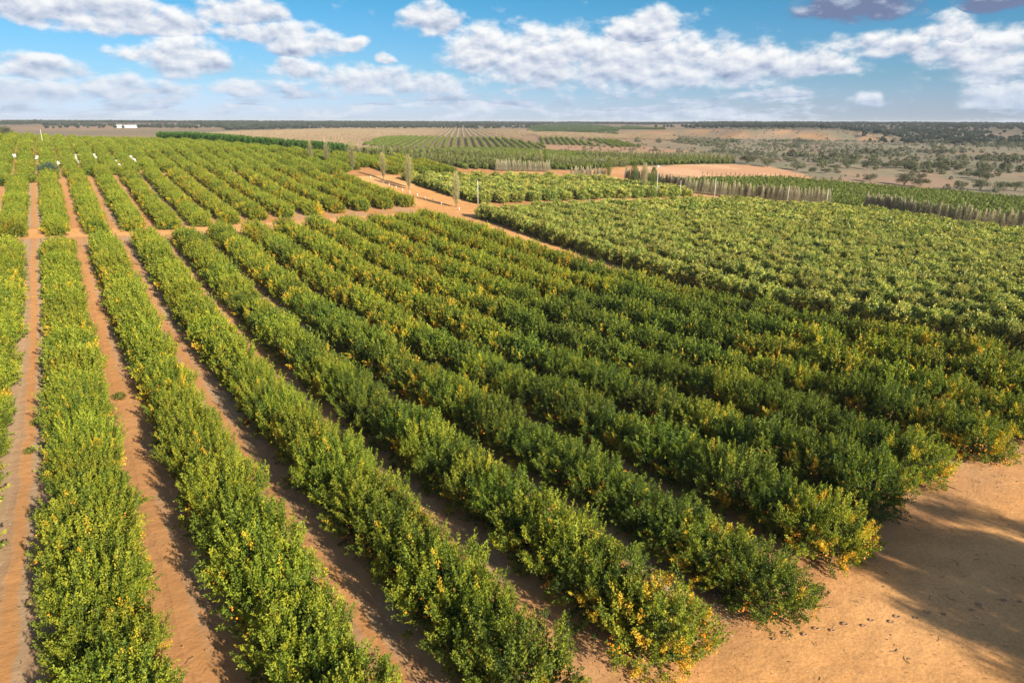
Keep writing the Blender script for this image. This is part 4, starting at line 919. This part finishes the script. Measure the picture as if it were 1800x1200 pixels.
# small clods and stones
def ground_z(x, y): return height(x, y) + (fbm(x, y, 9., 5) - .5) * .22
n = 3500; cx = np.concatenate([rg.uniform(18, 60, 1800), rg.uniform(-10, 50, 1700)]); cy = np.concatenate([rg.uniform(6, 18, 1800), rg.uniform(14, 60, 1700)])
O = np.array([(1,0,0),(0,1,0),(-1,0,0),(0,-1,0),(0,0,.7),(0,0,-.5)]); tri = np.array([(0,1,4),(1,2,4),(2,3,4),(3,0,4),(1,0,5),(2,1,5),(3,2,5),(0,3,5)])
sz = .012 + .035 * rg.random(n) ** 4; V = (np.stack([cx, cy, ground_z(cx, cy) + sz * .3], 1)[:, None] + O[None] * sz[:, None, None] * rg.uniform(.6, 1.4, (n, 6, 1))).reshape(-1, 3)
Fc = (tri[None] + np.arange(n)[:, None, None] * 6).reshape(-1, 3)
tag(link('clods', mesh_from('clods', V, Fc, solid_mat('clod', (.34, .18, .09), (.48, .28, .15), 5., .95))), 'small clods and pebbles scattered over the sandy ground', 'pebbles', None, 'stuff')
# footprints: a line of little pits with pushed-up rims across the sand
G = Geo(); fa, fb = np.array([23.0, 14.2]), np.array([36.0, 9.3])

dirn = (fb - fa) / np.linalg.norm(fb - fa); per_ = np.array([-dirn[1], dirn[0]])
for k in range(20):
    c = fa + (fb - fa) * (k + rg.uniform(-.15, .15)) / 19 + per_ * (.13 if k % 2 else -.13)
    ring = []
    if rg.random() < .12: continue
    psc = rg.uniform(.45, .8)
    for lev, (rad, dz_) in enumerate(((.17, .001), (.11, .03), (.07, .004), (.03, .002))):
        for q in range(10):
            a_ = q * .6283; e_ = dirn * math.cos(a_) * rad * 1.5 * psc + per_ * math.sin(a_) * rad * psc * rg.uniform(.9, 1.1)
            X3, Y3 = c + e_; ring.append((X3, Y3, float(ground_z(X3, Y3)) + dz_ + rg.uniform(-.006, .008) * (lev == 1)))
    G.quadmesh(ring, [(l * 10 + q, l * 10 + (q + 1) % 10, (l + 1) * 10 + (q + 1) % 10, (l + 1) * 10 + q) for l in range(3) for q in range(10)])
tag(link('footprints', G.mesh('footprints', solid_mat('trodden_sand', (.40, .22, .11), (.50, .29, .15), 6., .95), True)), 'line of footprints crossing the sandy corner', 'footprints', None, 'stuff')
print('objects', len(bpy.data.objects), 'tris', sum(len(m.polygons) for m in bpy.data.meshes))

# ------------------------------------------------------------------ thin air haze over the whole plain
hm, ht = new_mat('haze')
pv = ht.nodes.new('ShaderNodeVolumePrincipled'); pv.inputs['Density'].default_value = HAZE; pv.inputs['Color'].default_value = (.82, .90, 1., 1)
pv.inputs['Anisotropy'].default_value = 0.
ho = ht.nodes.new('ShaderNodeOutputMaterial'); ht.links.new(pv.outputs[0], ho.inputs['Volume'])
zlo = float(GZ.min()) - 1.; zhi = 34.; G = Geo(); G.box((0, 0, (zlo + zhi) / 2), (26000, 26000, zhi - zlo))
tag(link('haze', G.mesh('haze', hm)), 'pale air haze lying over the far plain', None, None, 'stuff')

WD = crown_mesh('leaves', clump(401, 260, .55, .30, .16, .05, .8), MAT_VINE)
for (x, y, s, lb) in [(1.55, 64.5, 1.2, 'small green weed patch between the second and third hedgerows'), (-4.3, 61, 1.0, 'small weed patch in the leftmost lane'), (-4.7, 55, .8, 'tiny weed tuft in the leftmost lane, nearer than the other'),
                      (25.4, 14.9, .35, 'little weed at the foot of the sandy corner rows')]:
    rt = empty('weed_patch', (x, y, float(ground_z(x, y)))); rt.scale = (s, s * 1.5, s); c_ = bpy.data.objects.new('leaves', WD); c_.parent = rt; COL.objects.link(c_); tag(rt, lb, 'weeds')
n = 260; tx = np.concatenate([rg.uniform(20, 50, 120), rg.uniform(-6, 50, 140)]); ty = np.concatenate([rg.uniform(7, 17, 120), rg.uniform(16, 60, 140)])
Vt, Ft = [], []
for k in range(n):
    a_ = rg.uniform(0, 3.14); L_ = rg.uniform(.12, .5); w_ = rg.uniform(.006, .014); zz = float(ground_z(tx[k], ty[k])) + .02
    ca_, sa_ = math.cos(a_), math.sin(a_); b_ = len(Vt); bend = rg.uniform(-.2, .2) * L_
    for q, (u_, v_) in enumerate(((-.5, 0), (0, bend), (.5, 0))):
        for (p_, z_) in ((-1, 0), (1, 0), (0, 1.6)): Vt.append((tx[k] + ca_ * u_ * L_ - sa_ * (v_ + p_ * w_), ty[k] + sa_ * u_ * L_ + ca_ * (v_ + p_ * w_), zz + z_ * w_))
    for q in range(2):
        for e_ in range(3): Ft.append((b_ + q * 3 + e_, b_ + q * 3 + (e_ + 1) % 3, b_ + q * 3 + 3 + (e_ + 1) % 3, b_ + q * 3 + 3 + e_))
tag(link('twigs', mesh_from('twigs', Vt, Ft, MAT_BARK)), 'dry pruned twigs lying about on the sand and lanes', 'twigs', None, 'stuff')
